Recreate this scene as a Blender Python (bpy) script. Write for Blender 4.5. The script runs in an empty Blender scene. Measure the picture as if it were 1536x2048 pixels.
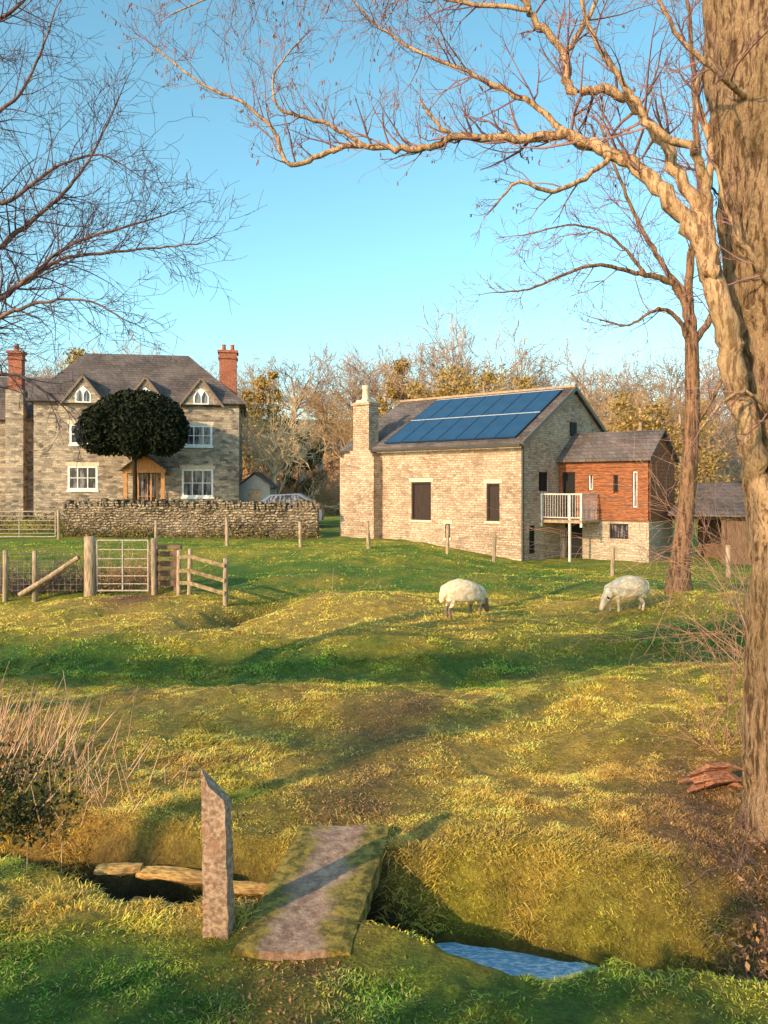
import bpy, math, random
import numpy as np
from mathutils import Vector, Matrix
random.seed(7); rng=np.random.default_rng(7)
F=1600.0; EYE=2.7
U=random.uniform
def at(px,py,d): return Vector(((px-768)/F*d, d, EYE+(980-py)/F*d))
scene=bpy.context.scene
COL=scene.collection
# ---------------------------------------------------------------- noise
def _h(ix,iy,s):
    n=(ix*374761393+iy*668265263+s*1442695041)&0xffffffff
    n=((n^(n>>13))*1274126177)&0xffffffff
    return ((n^(n>>16))&0xffff)/65535.0
def vn(x,y,s=0):
    x=np.asarray(x,float); y=np.asarray(y,float)
    ix=np.floor(x).astype(np.int64); iy=np.floor(y).astype(np.int64)
    fx=x-ix; fy=y-iy; fx=fx*fx*(3-2*fx); fy=fy*fy*(3-2*fy)
    a=_h(ix,iy,s);b=_h(ix+1,iy,s);c=_h(ix,iy+1,s);d=_h(ix+1,iy+1,s)
    return (a*(1-fx)+b*fx)*(1-fy)+(c*(1-fx)+d*fx)*fy
def fbm(x,y,s=0,o=4):
    t=0;a=.5;n=0
    x=np.asarray(x,float); y=np.asarray(y,float)
    for i in range(o):
        t=t+a*vn(x*2**i+i*17.3,y*2**i-i*9.1,s+i); n+=a; a*=.5
    return t/n*2-1
def sm(v,a,b):
    t=np.clip((np.asarray(v,float)-a)/(b-a),0,1); return t*t*(3-2*t)
def stream_y(x): return 5.47-.28*x+.05*np.sin(x*2.1)
def H(x,y):
    x=np.asarray(x,float); y=np.asarray(y,float)
    left=1-sm(x,0,7)
    z=sm(y,20,31)*(.5*left-.2*(1-left))
    z=z+sm(y,36,46)*.55
    z=z+sm(y+np.clip(-x,0,60)*.12,56,150)*14+sm(y,120,420)*14
    z=z+sm(y,48,160)*2*fbm(x*.02,y*.02,5,3)
    m=sm(y,6.3,8.5)*(1-sm(y,24,34))
    z=z+m*(fbm(x*.22+3,y*.22,1,2)*.22+fbm(x*.7,y*.7,9,2)*.12)
    z=z-.28*np.exp(-((y-(12.4+.05*x+.02*x*x))/1.0)**2)*m
    z=z+.3*np.exp(-((x-6.7)**2/5+(y-18.0)**2/3))
    z=z-.6*np.exp(-((x+3.0-(y-18)*.25)**2/.45+(y-17.8)**2/4))
    z=z+.3*np.exp(-((x+.4)**2/2.6+(y-17.3)**2/1.6))
    z=z+(1-sm(y,35,60))*(fbm(x*2.2,y*2.2,3,3)*.055)
    z=z+(1-sm(y,12,22))*np.maximum(fbm(x*6,y*6,14,2),0)*.05*(1-path_mask(x,y))
    # stream
    d=y-stream_y(x)
    wn=.46+.42*np.exp(-((x-.82)/.62)**2)+.26*np.exp(-((x+1.7)/.6)**2)+.05*fbm(x*2.3,0*x+2,11,2)
    wf=.62+.14*fbm(x*1.7,0*x+5,12,2)+.35*sm(x,.2,1.2)-.15*np.exp(-((x+1.6)/.7)**2)
    c=np.where(d<0,1-sm(-d,.14,wn),1-sm(d,.10,wf))
    z=z*(1-c)-.62*c+.16*fbm(x*4,y*4,21,3)*c*(1-c)*4
    z=z+1.1*(1-sm(y,1,4))
    return z
def path_mask(x,y):
    cx=np.interp(y,[2,4.6,6.4,8,9.5,12],[-.5,-.5,-.28,-.30,-.05,.6])
    w=np.interp(y,[2,5,6.5,8.5,11,13],[.26,.28,.45,.72,.6,.3])
    return np.exp(-((x-cx)/w)**2)*(1-sm(y,9.8,12.3))
def Hs(x,y): return float(H(np.array([x]),np.array([y]))[0])
# ---------------------------------------------------------------- mesh helpers
def mesh_np(name,V,FL,mat,parent=None,smooth=False,cols=None,loc=None):
    V=np.asarray(V,dtype=np.float32).reshape(-1,3)
    me=bpy.data.meshes.new(name)
    me.vertices.add(len(V)); me.vertices.foreach_set('co',V.ravel())
    FL=[np.asarray(f,dtype=np.int32) for f in FL if len(f)]
    lo=np.concatenate([f.ravel() for f in FL]); tot=np.concatenate([np.full(len(f),f.shape[1],dtype=np.int32) for f in FL])
    st=np.concatenate([[0],np.cumsum(tot)[:-1]]).astype(np.int32)
    me.loops.add(len(lo)); me.loops.foreach_set('vertex_index',lo)
    me.polygons.add(len(tot)); me.polygons.foreach_set('loop_start',st)
    me.update(calc_edges=True)
    me.polygons.foreach_set('use_smooth',np.full(len(tot),bool(smooth)))
    if cols is not None:
        a=me.color_attributes.new('Col','FLOAT_COLOR','POINT')
        c=np.ones((len(V),4),dtype=np.float32); c[:,:3]=cols; a.data.foreach_set('color',c.ravel())
    if mat:
        for m in (mat if isinstance(mat,list) else [mat]): me.materials.append(m)
    ob=bpy.data.objects.new(name,me); COL.objects.link(ob)
    if parent: ob.parent=parent
    if loc is not None: ob.location=loc
    return ob
class MB:
    def __init__(s): s.v=[]; s.f={3:[],4:[],5:[],6:[]}
    def poly(s,pts):
        b=len(s.v); s.v+= [tuple(p) for p in pts]; s.f.setdefault(len(pts),[]).append(list(range(b,b+len(pts))))
    def box(s,c,size,R=None):
        hx,hy,hz=[q/2 for q in size]; c=Vector(c); b=len(s.v)
        for dz in(-hz,hz):
            for dx,dy in((-hx,-hy),(hx,-hy),(hx,hy),(-hx,hy)):
                p=Vector((dx,dy,dz)); p=(R@p if R else p)+c; s.v.append(tuple(p))
        for q in((0,3,2,1),(4,5,6,7),(0,1,5,4),(1,2,6,5),(2,3,7,6),(3,0,4,7)): s.f[4].append([b+i for i in q])
    def bx(s,x0,x1,y0,y1,z0,z1): s.box(((x0+x1)/2,(y0+y1)/2,(z0+z1)/2),(abs(x1-x0),abs(y1-y0),abs(z1-z0)))
    def beam(s,p,q,w,h):
        p=Vector(p);q=Vector(q);d=q-p
        R=d.to_track_quat('Y','Z').to_matrix(); s.box((p+q)/2,(w,d.length,h),R)
    def wall(s,O,Ud,N,w,z0,z1,ops,depth=.14):
        O=Vector(O);Ud=Vector(Ud);N=Vector(N)
        us=sorted({0,w,*[o[0] for o in ops],*[o[1] for o in ops]}); zs=sorted({z0,z1,*[o[2] for o in ops],*[o[3] for o in ops]})
        P=lambda u,z,dd=0:O+Ud*u+Vector((0,0,z))-N*dd
        for a,b in zip(us[:-1],us[1:]):
            for c,d in zip(zs[:-1],zs[1:]):
                mu,mz=(a+b)/2,(c+d)/2
                if any(o[0]<mu<o[1] and o[2]<mz<o[3] for o in ops): continue
                s.poly([P(a,c),P(b,c),P(b,d),P(a,d)])
        for a,b,c,d in [o[:4] for o in ops]:
            s.poly([P(a,c),P(a,c,depth),P(a,d,depth),P(a,d)]); s.poly([P(b,c),P(b,d),P(b,d,depth),P(b,c,depth)])
            s.poly([P(a,c),P(b,c),P(b,c,depth),P(a,c,depth)]); s.poly([P(a,d),P(a,d,depth),P(b,d,depth),P(b,d)])
    def build(s,name,mat,parent=None,smooth=False,loc=None,bevel=0):
        ob=mesh_np(name,s.v,[f for f in s.f.values()],mat,parent,smooth,loc=loc)
        if bevel:
            m=ob.modifiers.new('b','BEVEL'); m.width=bevel; m.segments=2
        return ob
class Tubes:
    def __init__(s): s.g={}
    def add(s,pts,rad,sides=3): s.g.setdefault((len(pts),sides),[]).append(([tuple(p) for p in pts],list(rad)))
    def geo(s,rough=0):
        VS=[];FS=[];base=0
        for (n,k),L in s.g.items():
            P=np.array([a for a,b in L]); R=np.array([b for a,b in L]); m=len(L)
            T=np.gradient(P,axis=1); T/=np.linalg.norm(T,axis=2,keepdims=True)+1e-9
            od=P[:,-1]-P[:,0]; od/=np.linalg.norm(od,axis=1,keepdims=True)+1e-9
            ref=np.where((np.abs(od[:,2])>.8)[:,None],np.array([[1.,0.1,0]]),np.array([[0,0,1.]]))[:,None,:]
            n1=np.cross(T,np.broadcast_to(ref,T.shape)); n1/=np.linalg.norm(n1,axis=2,keepdims=True)+1e-9
            n2=np.cross(T,n1)
            an=np.arange(k)*2*math.pi/k
            RR=R[:,:,None]*np.ones(k)
            if rough:
                ii=np.arange(n)[None,:,None]; 
                RR=RR*(1+rough*fbm(np.cos(an)[None,None,:]*3+ii*.0+10,np.sin(an)[None,None,:]*3+ii*.35,31,3)+rough*.6*fbm(np.cos(an)[None,None,:]*9+0*ii,np.sin(an)[None,None,:]*9+ii*.15,37,2))
            V=P[:,:,None,:]+RR[...,None]*(np.cos(an)[None,None,:,None]*n1[:,:,None,:]+np.sin(an)[None,None,:,None]*n2[:,:,None,:])
            idx=base+np.arange(m*n*k).reshape(m,n,k)
            a=idx[:,:-1,:];b=np.roll(idx,-1,axis=2)[:,:-1,:];c=np.roll(idx,-1,axis=2)[:,1:,:];d=idx[:,1:,:]
            FS.append(np.stack([a,b,c,d],-1).reshape(-1,4)); VS.append(V.reshape(-1,3)); base+=m*n*k
        return np.concatenate(VS),FS
    def build(s,name,mat,parent=None,smooth=True,rough=0,off=None):
        V,FS=s.geo(rough)
        if off is not None: V=V-np.array(off)
        return mesh_np(name,V,FS,mat,parent,smooth)
def thing(name,label,cat,loc=(0,0,0),rz=0,group=None):
    e=bpy.data.objects.new(name,None); COL.objects.link(e); e.location=loc; e.rotation_euler[2]=rz; e.empty_display_size=.3
    e['label']=label; e['category']=cat
    if group: e['group']=group
    return e
# ---------------------------------------------------------------- materials
def newmat(name):
    m=bpy.data.materials.new(name); m.use_nodes=True; nt=m.node_tree; b=nt.nodes['Principled BSDF']
    b.inputs['Specular IOR Level'].default_value=.2
    return m,nt,b
def N(nt,t,**k):
    n=nt.nodes.new(t)
    for a,b in k.items(): setattr(n,a,b)
    return n
def mix(nt,fac,a,b,bt='MIX'):
    n=N(nt,'ShaderNodeMix',data_type='RGBA',blend_type=bt)
    for i,v in((0,fac),(6,a),(7,b)):
        if hasattr(v,'is_output'): nt.links.new(v,n.inputs[i])
        elif i==0: n.inputs[i].default_value=v
        else: n.inputs[i].default_value=(*v[:3],1)
    return n.outputs[2]
def ramp(nt,v,a,b):
    n=N(nt,'ShaderNodeMapRange',interpolation_type='SMOOTHSTEP'); nt.links.new(v,n.inputs[0]); n.inputs[1].default_value=a; n.inputs[2].default_value=b
    return n.outputs[0]
def noise(nt,vec,sc,det=5,rough=.6):
    n=N(nt,'ShaderNodeTexNoise'); n.inputs['Scale'].default_value=sc; n.inputs['Detail'].default_value=det; n.inputs['Roughness'].default_value=rough
    if vec: nt.links.new(vec,n.inputs['Vector'])
    return n.outputs['Fac']
def coords(nt,scale=(1,1,1)):
    tc=N(nt,'ShaderNodeTexCoord'); mp=N(nt,'ShaderNodeMapping'); mp.inputs['Scale'].default_value=scale
    nt.links.new(tc.outputs['Object'],mp.inputs['Vector']); return mp.outputs['Vector']
def bump(nt,b,h,st,dist=.02):
    n=N(nt,'ShaderNodeBump'); n.inputs['Strength'].default_value=st; n.inputs['Distance'].default_value=dist
    nt.links.new(h,n.inputs['Height']); nt.links.new(n.outputs[0],b.inputs['Normal'])
def noisy(name,c1,c2,scale=5,rough=.9,bs=.4,stretch=(1,1,1),metal=0,c3=None,dist=.02):
    m,nt,b=newmat(name); v=coords(nt,stretch); n=noise(nt,v,scale)
    c=mix(nt,ramp(nt,n,.35,.65),c1,c2)
    if c3: c=mix(nt,ramp(nt,noise(nt,v,scale*.23,4),.5,.68),c,c3)
    nt.links.new(c,b.inputs['Base Color']); b.inputs['Roughness'].default_value=rough; b.inputs['Metallic'].default_value=metal
    bump(nt,b,n,bs,dist); return m
def stonemat(name,c1,c2,mort,bw=.34,bh=.11,c3=None,warp=.05,ms=.012,stain=.5,c4=None,sc_=(.42,1.35)):
    m,nt,b=newmat(name); tc=N(nt,'ShaderNodeTexCoord'); sp=N(nt,'ShaderNodeSeparateXYZ'); nt.links.new(tc.outputs['Object'],sp.inputs[0])
    ad=N(nt,'ShaderNodeMath'); nt.links.new(sp.outputs[0],ad.inputs[0]); nt.links.new(sp.outputs[1],ad.inputs[1])
    cb=N(nt,'ShaderNodeCombineXYZ'); nt.links.new(ad.outputs[0],cb.inputs[0]); nt.links.new(sp.outputs[2],cb.inputs[1])
    nz=N(nt,'ShaderNodeTexNoise'); nz.inputs['Scale'].default_value=2.6; nt.links.new(tc.outputs['Object'],nz.inputs['Vector'])
    vm=N(nt,'ShaderNodeVectorMath',operation='MULTIPLY_ADD'); nt.links.new(nz.outputs['Color'],vm.inputs[0]); vm.inputs[1].default_value=(warp*5,warp*2.2,0); nt.links.new(cb.outputs[0],vm.inputs[2])
    br=N(nt,'ShaderNodeTexBrick'); nt.links.new(vm.outputs[0],br.inputs['Vector'])
    br.inputs['Scale'].default_value=1; br.inputs['Brick Width'].default_value=bw; br.inputs['Row Height'].default_value=bh; br.inputs['Mortar Size'].default_value=ms; br.inputs['Mortar Smooth'].default_value=.3
    br.inputs['Color1'].default_value=(0,0,0,1); br.inputs['Color2'].default_value=(1,1,1,1); br.inputs['Mortar'].default_value=(.5,.5,.5,1); br.squash=.7; br.squash_frequency=3
    c=mix(nt,br.outputs['Color'],c1,c2)
    if c3:
        sc=N(nt,'ShaderNodeVectorMath',operation='MULTIPLY'); nt.links.new(vm.outputs[0],sc.inputs[0]); sc.inputs[1].default_value=(1/bw*1.2,1/bh*.95,1)
        wn=N(nt,'ShaderNodeTexVoronoi'); wn.inputs['Scale'].default_value=1.0; wn.voronoi_dimensions='2D'; nt.links.new(sc.outputs[0],wn.inputs['Vector'])
        s2=N(nt,'ShaderNodeSeparateColor'); nt.links.new(wn.outputs['Color'],s2.inputs[0])
        c=mix(nt,ramp(nt,s2.outputs[0],.6,.9),c,c3)
        if c4: c=mix(nt,ramp(nt,s2.outputs[1],.65,.95),c,c4)
    c=mix(nt,br.outputs['Fac'],c,mort)
    st=noise(nt,tc.outputs['Object'],.55,6,.65)
    c=mix(nt,stain,c,mix(nt,ramp(nt,st,.35,.65),tuple(q*sc_[0] for q in c1),tuple(min(1,q*sc_[1]) for q in c2)))
    fn=noise(nt,tc.outputs['Object'],14,4,.7)
    c=mix(nt,ramp(nt,fn,.3,.7),mix(nt,.4,c,(.05,.035,.025)),c)
    nt.links.new(c,b.inputs['Base Color']); b.inputs['Roughness'].default_value=.95
    sb=N(nt,'ShaderNodeMath',operation='SUBTRACT'); nt.links.new(fn,sb.inputs[0]); nt.links.new(br.outputs['Fac'],sb.inputs[1])
    bump(nt,b,sb.outputs[0],1,.05); return m
def leafmat(name,c1,c2,tr=.25,attr=False,grd=False):
    m,nt,b=newmat(name); g=N(nt,'ShaderNodeNewGeometry')
    if attr:
        a=N(nt,'ShaderNodeAttribute'); a.attribute_name='Col'; c=a.outputs['Color']
    else: c=mix(nt,g.outputs['Random Per Island'],c1,c2)
    if grd:
        v=coords(nt); n=noise(nt,v,9,6,.7); n2=noise(nt,v,38,4,.7); c=mix(nt,ramp(nt,n,.35,.65),mix(nt,.45,c,(.04,.025,.008)),c); c=mix(nt,ramp(nt,n2,.4,.6),mix(nt,.35,c,(.04,.025,.008)),c)
        ad=N(nt,'ShaderNodeMath'); nt.links.new(n,ad.inputs[0]); nt.links.new(n2,ad.inputs[1]); bump(nt,b,ad.outputs[0],1,.06)
    nt.links.new(c,b.inputs['Base Color']); b.inputs['Roughness'].default_value=.75
    if tr:
        t=N(nt,'ShaderNodeBsdfTranslucent'); nt.links.new(c,t.inputs['Color']); ms=N(nt,'ShaderNodeMixShader'); ms.inputs[0].default_value=tr
        nt.links.new(b.outputs[0],ms.inputs[1]); nt.links.new(t.outputs[0],ms.inputs[2]); nt.links.new(ms.outputs[0],nt.nodes['Material Output'].inputs[0])
    return m
def plain(name,c,rough=.6,metal=0,spec=.4):
    m=noisy(name,tuple(q*.85 for q in c),tuple(min(1,q*1.12) for q in c),9,rough,.08,metal=metal)
    m.node_tree.nodes['Principled BSDF'].inputs['Specular IOR Level'].default_value=spec; return m
mStone=stonemat('barn_stone',(.60,.39,.27),(.90,.66,.48),(.50,.33,.22),.27,.10,(.42,.27,.195),stain=.3,c4=(.93,.75,.58),sc_=(.62,1.05),warp=.04,ms=.014)
mHouse=stonemat('house_stone',(.26,.20,.165),(.68,.53,.41),(.50,.40,.32),.40,.14,(.14,.12,.11),stain=.2,c4=(.78,.60,.44))
mDry=stonemat('dry_stone',(.20,.145,.10),(.60,.45,.31),(.03,.02,.012),.28,.12,(.10,.085,.06),ms=.024,warp=.09,stain=.25,c4=(.62,.49,.35))
mBrick=stonemat('red_brick',(.50,.12,.075),(.68,.22,.13),(.40,.25,.18),.225,.075,stain=.25,warp=.01)
mSlate=stonemat('slate_roof',(.125,.10,.10),(.24,.19,.185),(.05,.045,.045),.3,.16,(.17,.12,.09),warp=.006,ms=.01,stain=.35)
mStoneTrim=noisy('pale_stone_trim',(.66,.48,.34),(.82,.64,.48),6)
mWhite=plain('white_paint',(.84,.81,.78),.5)
mGal=noisy('galvanised_steel',(.36,.28,.24),(.56,.46,.40),20,.7,.1,metal=.1)
mWood=noisy('weathered_wood',(.26,.17,.11),(.58,.41,.28),6,.9,.7,(6,6,.7),c3=(.26,.21,.13))
mOak=noisy('oak_joinery',(.46,.20,.08),(.65,.32,.14),6,.7,.4,(5,5,.6))
mClad=noisy('cedar_cladding',(.18,.062,.032),(.42,.15,.065),5,.85,.6,(.8,.8,6),c3=(.20,.09,.055))
mCladD=noisy('dark_boarding',(.11,.06,.04),(.22,.13,.08),5,.9,.6,(8,8,.6))
mDark=plain('dark_interior',(.012,.011,.012),.8)
mShut=noisy('brown_boarding',(.03,.018,.016),(.055,.032,.026),4,.6,.3,(12,12,.5))
mConc=noisy('lichened_concrete',(.26,.16,.11),(.56,.38,.27),38,.95,.9,c3=(.38,.21,.13),dist=.012)
mSlabM,_nt,_b=newmat('mossy_concrete')
_v=coords(_nt); _n=noise(_nt,_v,13,7,.7); _n2=noise(_nt,_v,3.2,5,.6)
_sp=N(_nt,'ShaderNodeSeparateXYZ'); _nt.links.new(_v,_sp.inputs[0])
_sx=N(_nt,'ShaderNodeMath',operation='MULTIPLY_ADD'); _nt.links.new(_sp.outputs[1],_sx.inputs[0]); _sx.inputs[1].default_value=-.135; _nt.links.new(_sp.outputs[0],_sx.inputs[2])
_ab=N(_nt,'ShaderNodeMath',operation='ABSOLUTE'); _nt.links.new(_sx.outputs[0],_ab.inputs[0])
_ad=N(_nt,'ShaderNodeMath',operation='MULTIPLY_ADD'); _nt.links.new(_n2,_ad.inputs[0]); _ad.inputs[1].default_value=.6; _nt.links.new(_ab.outputs[0],_ad.inputs[2])
_c=mix(_nt,ramp(_nt,_n,.35,.65),(.28,.155,.105),(.56,.36,.26)); _c=mix(_nt,ramp(_nt,_ad.outputs[0],.38,.52),_c,mix(_nt,ramp(_nt,_n,.4,.6),(.12,.10,.025),(.38,.26,.06)))
_nt.links.new(_c,_b.inputs['Base Color']); _b.inputs['Roughness'].default_value=.95; bump(_nt,_b,_n,.9,.025)
def barkmat(name,c1,c2,c3,sc=9,bs=.6,dist=.02):
    m,nt,b=newmat(name)
    v=coords(nt,(1,1,.16)); v2=coords(nt,(1,1,.5))
    f=noise(nt,v,sc,7,.7); n=noise(nt,v2,sc*1.9,5,.7); n3=noise(nt,coords(nt,(1,1,.6)),1.8,4)
    c=mix(nt,ramp(nt,f,.40,.54),c1,mix(nt,ramp(nt,n,.35,.65),c2,c3)); c=mix(nt,ramp(nt,n3,.45,.7),c,mix(nt,.45,c,(.20,.13,.05))); nt.links.new(c,b.inputs['Base Color']); b.inputs['Roughness'].default_value=.95
    ad=N(nt,'ShaderNodeMath',operation='MULTIPLY_ADD'); nt.links.new(n,ad.inputs[0]); ad.inputs[1].default_value=.6; nt.links.new(f,ad.inputs[2])
    bump(nt,b,ad.outputs[0],bs,dist); return m
mBark=barkmat('furrowed_bark',(.16,.085,.045),(.50,.29,.16),(.70,.46,.27),26,1,.08)
mLimb=barkmat('branch_bark',(.22,.12,.065),(.52,.30,.165),(.70,.46,.27),28,.8,.025)
mLimbP=noisy('purple_branch_bark',(.11,.065,.07),(.28,.17,.14),14,.9,.5)
mTwig=noisy('twig_bark',(.20,.10,.11),(.38,.20,.17),3,.85,.1)
mTwigL=noisy('purple_twigs',(.07,.045,.07),(.18,.11,.13),3,.85,.1)
mTwigFar=noisy('far_twigs',(.34,.23,.165),(.54,.38,.28),1,.9,.1)
mTwigFar2=noisy('far_golden_twigs',(.40,.25,.13),(.62,.40,.21),1,.9,.1)
mBirch=noisy('pale_twigs',(.66,.46,.28),(.85,.64,.42),3,.8,.1)
mGoldTw=noisy('golden_twigs',(.46,.25,.13),(.66,.40,.22),3,.8,.1)
mGround=leafmat('meadow_soil',0,0,0,True,True)
mGrass=leafmat('grass_blades',0,0,.2,True)
mYew=leafmat('yew_leaves',(.008,.012,.006),(.022,.028,.010),0)
mIvy=leafmat('ivy_leaves',(.24,.16,.05),(.54,.35,.11),.1)
mIvyD=leafmat('dark_leaves',(.03,.04,.015),(.08,.085,.03),0)
mCon=leafmat('conifer_leaves',(.07,.055,.02),(.16,.12,.045),0)
mRus=leafmat('russet_leaves',(.32,.15,.08),(.56,.29,.14),0)
mLit=leafmat('leaf_litter',(.18,.09,.045),(.48,.26,.13),0)
mReed=leafmat('dead_stems',(.50,.28,.16),(.80,.52,.32),0)
mGlass,_nt,_b=newmat('window_glass'); _b.inputs['Roughness'].default_value=.08; _b.inputs['Specular IOR Level'].default_value=.5
_c=mix(_nt,ramp(_nt,noise(_nt,coords(_nt,(3,3,.4)),3),.45,.6),(.03,.03,.04),(.24,.22,.25)); _nt.links.new(_c,_b.inputs['Base Color'])
mSolar,_nt,_b=newmat('solar_cells'); _b.inputs['Roughness'].default_value=.25; _b.inputs['Specular IOR Level'].default_value=.4
_nt.links.new(mix(_nt,noise(_nt,coords(_nt),1.2,2),(.010,.035,.085),(.03,.085,.18)),_b.inputs['Base Color'])
mCar=plain('grey_blue_car_paint',(.20,.22,.30),.3,.2,.5); mRub=plain('black_rubber',(.02,.02,.02),.8)
mWool=noisy('wool',(.70,.50,.32),(.92,.74,.54),14,1,.8,dist=.02); mFace=noisy('sheep_face',(.16,.11,.09),(.30,.21,.16),8,.8,.2)
mFaceP=noisy('sheep_pale_face',(.6,.42,.29),(.80,.6,.42),8,.8,.2)
mWire=plain('fence_wire',(.25,.22,.2),.5,.6)
# ---------------------------------------------------------------- world, sun, camera
AZ=(-.67,-.742); EL=math.radians(22)
w=bpy.data.worlds.new('World'); scene.world=w; w.use_nodes=True; nt=w.node_tree
sk=N(nt,'ShaderNodeTexSky',sky_type='NISHITA'); sk.sun_disc=False; sk.sun_elevation=EL; sk.sun_rotation=math.atan2(AZ[0],AZ[1])%(2*math.pi); sk.air_density=1.0; sk.dust_density=1.2; sk.ozone_density=1.2
hs=N(nt,'ShaderNodeHueSaturation'); hs.inputs['Saturation'].default_value=1.08; hs.inputs['Hue'].default_value=.480
vmm=N(nt,'ShaderNodeVectorMath',operation='MULTIPLY'); vmm.inputs[1].default_value=(1.6,1.93,1.86)
nt.links.new(sk.outputs[0],hs.inputs['Color']); nt.links.new(hs.outputs[0],vmm.inputs[0]); nt.links.new(vmm.outputs[0],nt.nodes['Background'].inputs[0]); nt.nodes['Background'].inputs[1].default_value=.15
sl=bpy.data.lights.new('sun','SUN'); sl.energy=5; sl.angle=math.radians(.5); sl.color=(1,.73,.41)
so=bpy.data.objects.new('sun',sl); COL.objects.link(so)
LD=Vector((-AZ[0]*math.cos(EL),-AZ[1]*math.cos(EL),-math.sin(EL))); so.rotation_euler=LD.to_track_quat('-Z','Y').to_euler(); so.location=(-20,-22,15)
cam=bpy.data.cameras.new('camera'); co=bpy.data.objects.new('camera',cam); COL.objects.link(co); co.location=(0,0,EYE); co.rotation_euler=(math.pi/2,0,0)
cam.lens=F/2048*36; cam.sensor_width=36; cam.sensor_fit='AUTO'; cam.shift_y=-44/2048; cam.clip_end=2000; scene.camera=co
scene.view_settings.view_transform='Standard'
# ---------------------------------------------------------------- ground
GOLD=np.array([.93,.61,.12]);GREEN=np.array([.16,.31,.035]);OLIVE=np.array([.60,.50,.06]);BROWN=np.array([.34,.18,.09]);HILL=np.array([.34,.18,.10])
def gcol(x,y):
    n=fbm(x*.45,y*.45,41,3); n2=fbm(x*1.9,y*1.9,43,3)
    g=.20+.42*n+.45*n2
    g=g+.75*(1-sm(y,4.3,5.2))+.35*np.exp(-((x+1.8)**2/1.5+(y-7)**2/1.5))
    g=g+.4*sm(x,.0,.6)*np.exp(-((y-stream_y(x)-.3)/.6)**2)
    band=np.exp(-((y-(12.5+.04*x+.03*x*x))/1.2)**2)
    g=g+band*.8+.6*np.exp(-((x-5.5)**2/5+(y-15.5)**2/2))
    g=g+.62*sm(y,18.6,21.5)
    g=g-.5*np.exp(-((x-.2)**2/5+(y-16.2)**2/2))-.35*np.exp(-((x+5)**2/10+(y-16)**2/3))
    g=g-.25*np.exp(-((x-2)**2/4+(y-8.5)**2/4))
    g=np.clip(g,0,1)[...,None]
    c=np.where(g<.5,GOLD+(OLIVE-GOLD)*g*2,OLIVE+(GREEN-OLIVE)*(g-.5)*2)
    bn=np.clip(.9*fbm(x*.9+7,y*.9,47,4)-.04,0,.55)[...,None]*(1-sm(y,11,14))[...,None]*sm(y,4.6,5.6)[...,None]*1.25; c=c*(1-bn)+np.array([.55,.29,.11])*bn
    rb=np.clip(1.3*np.exp(-((x-3.1)**2/1.2+(y-6.2)**2/3)),0,.85)[...,None]; c=c*(1-rb)+np.array([.32,.16,.08])*rb
    p=np.clip(path_mask(x,y)*1.1*(.75+.9*n2),0,1)[...,None]; c=c*(1-p*.85)+BROWN*p*.85
    m=np.clip(1.2*np.exp(-((x+6.0)**2/.6+(y-19.2)**2/1.6)),0,.9)[...,None]; c=c*(1-m)+np.array([.42,.20,.11])*m
    dt=np.exp(-((x+3.0-(y-18)*.25)**2/.3+(y-17.8)**2/4))[...,None]*.6; c=c*(1-dt)+np.array([.12,.10,.04])*dt
    h=sm(y,52,62)[...,None]; hn=(.5+.5*fbm(x*.06,y*.06,51,3))[...,None]; c=c*(1-h)+(HILL*(1-hn)+np.array([.30,.23,.08])*hn)*h
    return c
xl=-np.concatenate([np.linspace(0,1,60)**2.2])*392-8; xs=np.concatenate([xl[::-1],np.linspace(-8,8,300)[1:-1],-xl])
ys=np.concatenate([np.linspace(-60,3,60,endpoint=False),np.linspace(3,9,150,endpoint=False),np.linspace(9,22,170,endpoint=False),np.linspace(22,60,90,endpoint=False),60+(700-60)*np.linspace(0,1,70)**1.6])
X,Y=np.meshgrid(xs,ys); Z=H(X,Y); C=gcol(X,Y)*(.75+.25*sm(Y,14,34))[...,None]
d=np.abs(Y-stream_y(X)); wet=(1-sm(d,.2,.45))[...,None]*(1-sm(np.abs(Y),60,61))[...,None]; C=C*(1-wet)+np.array([.03,.02,.012])*wet
idx=np.arange(X.size).reshape(X.shape)
FQ=np.stack([idx[:-1,:-1],idx[:-1,1:],idx[1:,1:],idx[1:,:-1]],-1).reshape(-1,4)
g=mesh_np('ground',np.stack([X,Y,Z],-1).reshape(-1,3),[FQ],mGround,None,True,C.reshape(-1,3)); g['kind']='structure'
# water
mWater,_nt,_b=newmat('stream_water'); _b.inputs['Roughness'].default_value=.06; _b.inputs['Specular IOR Level'].default_value=1.0; _b.inputs['IOR'].default_value=1.6
_n=noise(_nt,coords(_nt,(1,3,1)),16,7,.7); bump(_nt,_b,_n,.4,.04)
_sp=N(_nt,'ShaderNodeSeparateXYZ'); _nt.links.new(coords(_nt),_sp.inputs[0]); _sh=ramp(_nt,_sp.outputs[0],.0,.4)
_nt.links.new(mix(_nt,_sh,(.012,.014,.012),mix(_nt,ramp(_nt,_n,.42,.64),(.14,.42,.68),(.75,.88,.95))),_b.inputs['Base Color'])  # sky reflection and ripple glints painted into the colour, left stretch painted dark
wx=np.linspace(-9,9,60); V=[];
for x in wx:
    for o in(-.55,.4): V.append((x,float(stream_y(x))+o,-.51))
wob=mesh_np('stream_water',V,[[[2*i,2*i+2,2*i+3,2*i+1] for i in range(59)]],mWater); wob['kind']='structure'
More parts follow.
